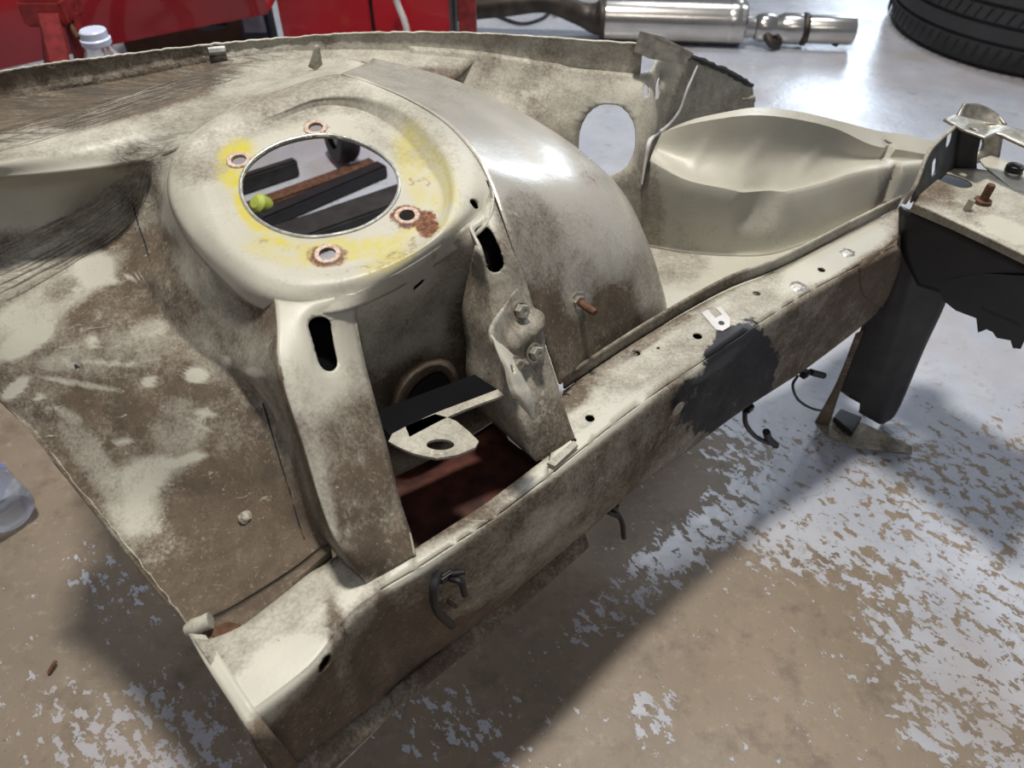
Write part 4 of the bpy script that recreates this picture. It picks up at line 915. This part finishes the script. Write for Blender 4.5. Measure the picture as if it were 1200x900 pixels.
# ------------------------------------------------------------------ things seen through the strut hole and beyond
def bar(name, label, cat, a, c_, w_, h_, m_, z0=0, grp=None, part=None):
    a = Vector(Z(*a, z0)); c_ = Vector(Z(*c_, z0)); mid_ = (a+c_)/2; d = c_-a
    b_ = bmesh.new(); box(b_, (mid_.x, mid_.y, z0+h_/2), (d.length, w_, h_), math.atan2(d.y, d.x), .004)
    # channel groove
    o_ = obj(name, b_, m_, smooth=False); tag(o_, label, cat, grp); return o_
bar('metal_bar', 'long black metal bar nearest in view through the strut hole', 'metal bar', (250, 330), (640, 190), .07, .05, DARKST, 0, 'black bars on the floor under the arch')
bar('metal_bar', 'thin black bar behind the nearest one, seen through the strut hole', 'metal bar', (240, 296), (450, 205), .035, .03, BLACKPL, 0, 'black bars on the floor under the arch')
bar('metal_bar', 'rusty brown bar behind the black bars, seen through the strut hole', 'metal bar', (240, 270), (440, 197), .04, .02, RUST, 0)
bar('metal_bar', 'dark grey bar furthest back in view through the strut hole', 'metal bar', (230, 245), (350, 205), .022, .04, DARKST, 0, 'black bars on the floor under the arch')
b_ = bmesh.new(); c0 = Z(314, 243, .02); lathe(b_, [(0, 0), (.016, .0), (.02, .008), (.02, .028), (.012, .036), (0, .036)], c0, (-.4, -.5, .6), 20); tag(obj('yellow_cap', b_, YEL), 'small yellow-green plastic cap beside the black bars, seen through the strut hole', 'cap')
b_ = bmesh.new(); c0 = Vector(Z(300, 262, .03)); tube(b_, [c0, c0+Vector((-.05, .02, 0))], .022, 16, 2); tag(obj('black_pipe', b_, RUBBERW), 'short black pipe end next to the yellow-green cap', 'pipe')
cw = empty('caster_wheel', tuple(Z(396, 178, 0)), 'dark wheel with pale hub at the top of the view through the strut hole', 'wheel')
c0 = Vector(Z(402, 172, .04)); b_ = bmesh.new(); lathe(b_, [(.030, -.022), (.055, -.022), (.062, -.012), (.062, .012), (.055, .022), (.030, .022)], c0+Vector((0, 0, .03)), (-.8, -.5, .1), 28); obj('rubber_rim', b_, RUBBER, cw)
b_ = bmesh.new(); lathe(b_, [(0, .014), (.012, .016), (.028, .012), (.030, -.012), (0, -.012)], c0+Vector((0, 0, .03)), (-.8, -.5, .1), 24); obj('hub', b_, EDGE, cw); adopt(cw)

# ------------------------------------------------------------------ background: tyre lying on its side
TC = Z(1200, 60, 0); TR = .40
tl = Z(1022, 38, 0)
TC = np.array([1.09*1.0, 0, 0])
near = Z(1205, 97, 0)
TC = np.array([near[0]+.19, near[1]+.37, 0.]); TR = float(np.hypot(*(near-TC)[:2]))
te = empty('car_tyre', tuple(TC), 'wide black car tyre lying on its side on the glossy floor', 'tyre')
b_ = bmesh.new(); hgt = .25
prof = [(TR*.66, .02), (TR*.80, .0), (TR*.93, .004), (TR*.975, .022)]
zt = .03
grooves = [.075, .120, .165, .205]
for g_ in grooves:
    prof += [(TR*.998, g_-.006), (TR*.975, g_-.004), (TR*.975, g_+.004), (TR*.998, g_+.006)]
prof += [(TR*.975, hgt-.022), (TR*.93, hgt-.004), (TR*.80, hgt), (TR*.66, hgt-.02), (TR*.62, hgt*.5), (TR*.66, .02)]
lathe(b_, prof, (TC[0], TC[1], 0), (0, 0, 1), 128); bmesh.ops.remove_doubles(b_, verts=b_.verts, dist=1e-5)
obj('casing', b_, RUBBER, te)
b_ = bmesh.new()
for band in ((.022, .066, .030), (.128, .158, .026)):
    for k_ in range(90):
        a = k_*2*math.pi/90
        p0 = Vector((TC[0]+math.cos(a)*TR*1.0, TC[1]+math.sin(a)*TR*1.0, band[0])); a2 = a+.03
        p1 = Vector((TC[0]+math.cos(a2)*TR*1.004, TC[1]+math.sin(a2)*TR*1.004, band[1]))
        tube(b_, [p0, p1], .0022, 4, 1, smooth=False)
tr_ = obj('tread_sipes', b_, BLACKPL, te, smooth=False); tr_['kind'] = 'stuff'
adopt(te)
# exhaust assembly
ex = empty('exhaust_silencer', tuple(Z(800, 46, 0)), 'polished stainless steel exhaust silencer with dark pipe lying on the floor behind the car body', 'exhaust')
def pt(x, y, Y, z=None): return Yp(x, y, Y)
mY = Z(790, 52, 0)[1]+.02; r_m = .060
ca = Vector(Yp(704, 15, mY+.02)); cb = Vector(Yp(874, 19, mY-.02)); ca.z = cb.z = r_m+.001
axm = (cb-ca).normalized(); Lm = (cb-ca).length
b_ = bmesh.new(); lathe(b_, [(0, 0), (r_m*.5, 0), (r_m*.93, .001), (r_m, .006), (r_m, Lm-.006), (r_m*.93, Lm-.001), (r_m*.5, Lm), (0, Lm)], ca, axm, 48); obj('silencer_body', b_, CHROME, ex)
b_ = bmesh.new(); lathe(b_, [(r_m*1.015, .0), (r_m*1.02, .002), (r_m*1.02, .012), (r_m*1.01, .014)], ca, axm, 48); obj('end_band', b_, PIPE, ex)
b_ = bmesh.new(); lathe(b_, [(r_m*1.002, 0), (r_m*1.012, .002), (r_m*1.012, .03), (r_m*1.002, .032)], ca+axm*(Lm-.05), axm, 48); obj('end_band', b_, CHROME, ex)
b_ = bmesh.new(); c0 = cb; rp = .030
lathe(b_, [(.030, 0), (.028, .02), (.028, .03), (.034, .035), (.038, .05), (.038, .075), (.032, .09), (.036, .10), (.041, .11), (.041, .16), (.036, .165), (.036, .18), (.038, .185), (.038, .31), (.034, .312), (.034, .19)], cb+Vector((0, 0, -.012)), axm, 36); obj('outlet_pipe', b_, CHROME, ex)
b_ = bmesh.new(); lathe(b_, [(.042, 0), (.044, .003), (.044, .012), (.042, .015)], cb+Vector((0, 0, -.012))+axm*.165, axm, 30); obj('clamp', b_, PIPE, ex)
b_ = bmesh.new(); tube(b_, [cb+axm*.06+Vector((0, -.03, -.02)), cb+axm*.075+Vector((0, -.045, -.04)), cb+axm*.10+Vector((0, -.03, -.045))], .012, 10, 4); obj('hanger', b_, PIPE, ex)
b_ = bmesh.new(); tube(b_, [cb+axm*.26+Vector((0, -.01, -.040)), cb+axm*.275+Vector((0, -.01, -.046))], .010, 10, 3); obj('hanger', b_, RUBBERW, ex)
b_ = bmesh.new(); tube(b_, [ca+axm*.0, ca-axm*.02, ca-axm*.06+Vector((0, 0, .01)), Vector(Yp(640, 2, mY+.02)), Vector(Yp(590, 6, mY+.03)), Vector(Yp(530, 12, mY+.06))], .03, 20, 6, radii=[.05, .042, .032, .030, .032, .032]); obj('inlet_pipe', b_, PIPE, ex)
adopt(ex)
b_ = bmesh.new(); tube(b_, [Z(580, 18, 0.004), Z(610, 28, .004), Z(635, 22, .004), Z(645, 12, .01), Z(652, 14, .02)], .006, 8, 6); tag(obj('black_hose', b_, RUBBERW), 'thin black hose curled on the floor under the dark exhaust pipe', 'hose')

# ------------------------------------------------------------------ red car side on a stand, red cabinet
rc = empty('red_car_side', tuple(Yp(150, 40, 1.75)*np.array([1, 1, 0])), 'glossy red car sill and side seen low behind the cut body, top left', 'car')
b_ = bmesh.new()
RY = 1.80
lowr = [(-260, 128), (0, 77), (160, 42), (314, 12)]
rw0 = [Yp(x, y, RY) for x, y in lowr]
rows_ = [[p+np.array([0, .10, -.0]) for p in rw0], [p+np.array([0, .01, -.004]) for p in rw0], [p+np.array([0, -.004, .006]) for p in rw0], [p+np.array([0, -.02, .14]) for p in rw0], [p+np.array([0, .03, .24]) for p in rw0], [p+np.array([0, .08, .5]) for p in rw0]]
net(b_, rows_, 5, 6); obj('sill_panel', b_, REDP, rc, thick=.003)
b_ = bmesh.new(); q = [Yp(210, 28, RY)+np.array([0, .02, 0]), Yp(262, 20, RY)+np.array([0, .02, 0])]
lathe(b_, [(0, 0), (.035, 0), (.04, .02), (.02, .03)], (q[0]+q[1])/2+np.array([0, .03, -.006]), (0, -.3, -1), 20); obj('underbody_plug', b_, BLACKPL, rc); adopt(rc)
# stand
js = empty('jack_stand', tuple(Yp(68, 90, 1.58)*np.array([1, 1, 0])), 'worn red steel jack stand holding up the red car side', 'jack stand')
jb = Yp(68, 18, 1.58)
def leg_(x0, y0, x1, y1, Y0, Y1, w_=.030, nm='leg'):
    a = Vector(Yp(x0, y0, Y0)); c_ = Vector(Yp(x1, y1, Y1)); d = (c_-a); c_ = a+d*(a.z/max(1e-3, -d.z)) if d.z < 0 else c_
    b_ = bmesh.new(); s = Vector((1, 0, 0)); f_ = Vector((0, 1, 0))
    for sx, sy, sz1, sz2 in ((0, 0, w_, .004), (0, 0, .004, w_)):
        P0 = [a+s*0+f_*0, a+s*sz1, a+s*sz1+f_*sz2, a+f_*sz2]; P1 = [p+(c_-a) for p in P0]
        v0 = [b_.verts.new(p) for p in P0]; v1 = [b_.verts.new(p) for p in P1]
        b_.faces.new(v0); b_.faces.new(v1[::-1])
        for i in range(4): b_.faces.new((v0[i], v0[(i+1) % 4], v1[(i+1) % 4], v1[i]))
    bmesh.ops.recalc_face_normals(b_, faces=b_.faces); obj(nm, b_, REDJ, js, smooth=False)
leg_(42, 16, 56, 72, 1.54, 1.48, .042); leg_(72, 16, 92, 72, 1.58, 1.56, .030); leg_(46, 14, 50, 60, 1.60, 1.64, .03); leg_(70, 14, 84, 60, 1.60, 1.64, .03)
b_ = bmesh.new(); c0 = Vector(Yp(60, 8, 1.59)); box(b_, c0, (.085, .09, .05), 0, .006); obj('collar', b_, REDJ, js)
b_ = bmesh.new(); c0 = Vector(Yp(56, -12, 1.59)); box(b_, c0, (.05, .03, .10), 0, .004); box(b_, c0+Vector((0, 0, .05)), (.09, .05, .012), 0, .003); obj('saddle', b_, DARKST, js)
b_ = bmesh.new(); tube(b_, [Yp(75, 18, 1.58), Yp(92, 44, 1.55)], .005, 8, 1, smooth=False); obj('brace_rod', b_, RUST, js); adopt(js)
# cabinet
kb = empty('red_cabinet', (0, 0, 0), 'bright red steel cabinet standing beyond the strut tower', 'cabinet')
KY = 1.85
a = Yp(326, 20, KY); c_ = Yp(436, 20, KY); d_ = Yp(526, 20, KY); kb.location = ((a[0]+d_[0])/2, KY, 0)
b_ = bmesh.new(); box(b_, ((a[0]+d_[0])/2, KY+.17, .36), (d_[0]-a[0], .28, .70), 0, .004); obj('body', b_, DARKST, kb)
b_ = bmesh.new(); box(b_, ((a[0]+c_[0])/2-.001, KY+.01, .36), (c_[0]-a[0]-.008, .022, .68), 0, .004); obj('door', b_, REDP, kb)
b_ = bmesh.new(); box(b_, ((c_[0]+d_[0])/2+.002, KY+.01, .36), (d_[0]-c_[0]-.004, .022, .68), 0, .004); obj('door', b_, REDP, kb); adopt(kb)
b_ = bmesh.new(); tube(b_, [Yp(461, -12, KY-.03), Yp(466, 5, KY-.03), Yp(474, 25, KY-.04), Yp(478, 45, KY-.05), Yp(480, 90, KY-.1)], .0075, 8, 6); tag(obj('white_cable', b_, CABLEW), 'white cable hanging down in front of the red cabinet', 'cable')
b_ = bmesh.new(); c0 = Yp(548, 20, 2.05); box(b_, (c0[0], 2.05, .17), (.045, .05, .34), 0, .003); box(b_, (c0[0], 2.05, .006), (.06, .06, .012), 0, .002); tag(obj('red_post', b_, REDJ), 'short red steel post standing right of the red cabinet behind the pipe', 'post')
# boxes below the red car
b_ = bmesh.new(); c0 = Yp(215, 45, 2.1); box(b_, (c0[0], 2.25, .16), (.34, .3, .32), .05, .003); tag(obj('cardboard_box', b_, CARD), 'brown cardboard box in the shade under the red car side', 'box')
bb2 = empty('plastic_canister', (0, 0, 0), 'dark blue plastic canister with pale label left of the red cabinet', 'canister')
c0 = Yp(298, 28, 1.98); bb2.location = (c0[0], 1.98, 0)
b_ = bmesh.new(); box(b_, (c0[0], 2.01, c0[2]/2+.02), (.075, .06, c0[2]+.04), 0, .008); obj('body', b_, BLUEB, bb2)
b_ = bmesh.new(); box(b_, (c0[0], 1.978, c0[2]), (.055, .003, .04), 0, .001); obj('label_sticker', b_, LABEL, bb2); adopt(bb2)

# ------------------------------------------------------------------ bottles
cap = Yp(112, 46, 1.15)
bt = empty('plastic_bottle', (cap[0], cap[1], 0), 'clear plastic bottle with white cap standing behind the upper flange', 'bottle')
zc_ = float(cap[2]); b_ = bmesh.new()
lathe(b_, [(0, .001), (.055, .001), (.062, .01), (.062, zc_-.13), (.058, zc_-.10), (.040, zc_-.05), (.020, zc_-.015), (.017, zc_), (.0165, zc_+.005)], (cap[0], cap[1], 0), (0, 0, 1), 36); obj('bottle_body', b_, PET, bt)
b_ = bmesh.new(); lathe(b_, [(.019, zc_-.008), (.021, zc_-.006), (.0215, zc_+.001), (.019, zc_+.003), (.019, zc_+.012), (.017, zc_+.014), (0, zc_+.014)], (cap[0], cap[1], 0), (0, 0, 1), 28); obj('bottle_cap', b_, CAPB, bt); adopt(bt)
bc = Z(-8, 598, .034)
b2 = empty('plastic_bottle', (bc[0], bc[1], 0), 'empty clear plastic bottle lying on its side on bare concrete at the left edge', 'bottle')
ax_ = Vector((-.80, .62, 0)).normalized(); b_ = bmesh.new(); R_ = .034
c0 = Vector((bc[0], bc[1], R_))-ax_*-.0
c0 = Vector(Z(12, 602, R_))
lathe(b_, [(0, .010), (.012, .009), (.020, .002), (.027, 0), (.032, .005), (.034, .016), (.034, .05), (.032, .055), (.034, .06), (.034, .12), (.032, .125), (.034, .13), (.030, .165), (.016, .19), (.013, .21), (0, .21)], c0, ax_, 32); obj('bottle_body', b_, PET, b2)
b_ = bmesh.new(); lathe(b_, [(0, .214), (.015, .214), (.015, .198), (.0135, .198)], c0, ax_, 24); obj('bottle_cap', b_, CAPB, b2)
b_ = bmesh.new(); lathe(b_, [(.0342, .062), (.0345, .064), (.0345, .116), (.0342, .118)], c0, ax_, 32); obj('bottle_label', b_, simple('blue_label', (.20, .25, .55), .4), b2); adopt(b2)
# small litter
for i, (x, y, lab) in enumerate([(61, 783, 'tiny brown twig on the bare concrete, lower left of the rail end')]):
    b_ = bmesh.new(); a = Z(x-4, y+6, .003); c_ = Z(x+4, y-8, .005); tube(b_, [a, (a+c_)/2+np.array([.001, 0, .002]), c_], .0022, 6, 3); tag(obj('twig', b_, RUST), lab, 'twig')
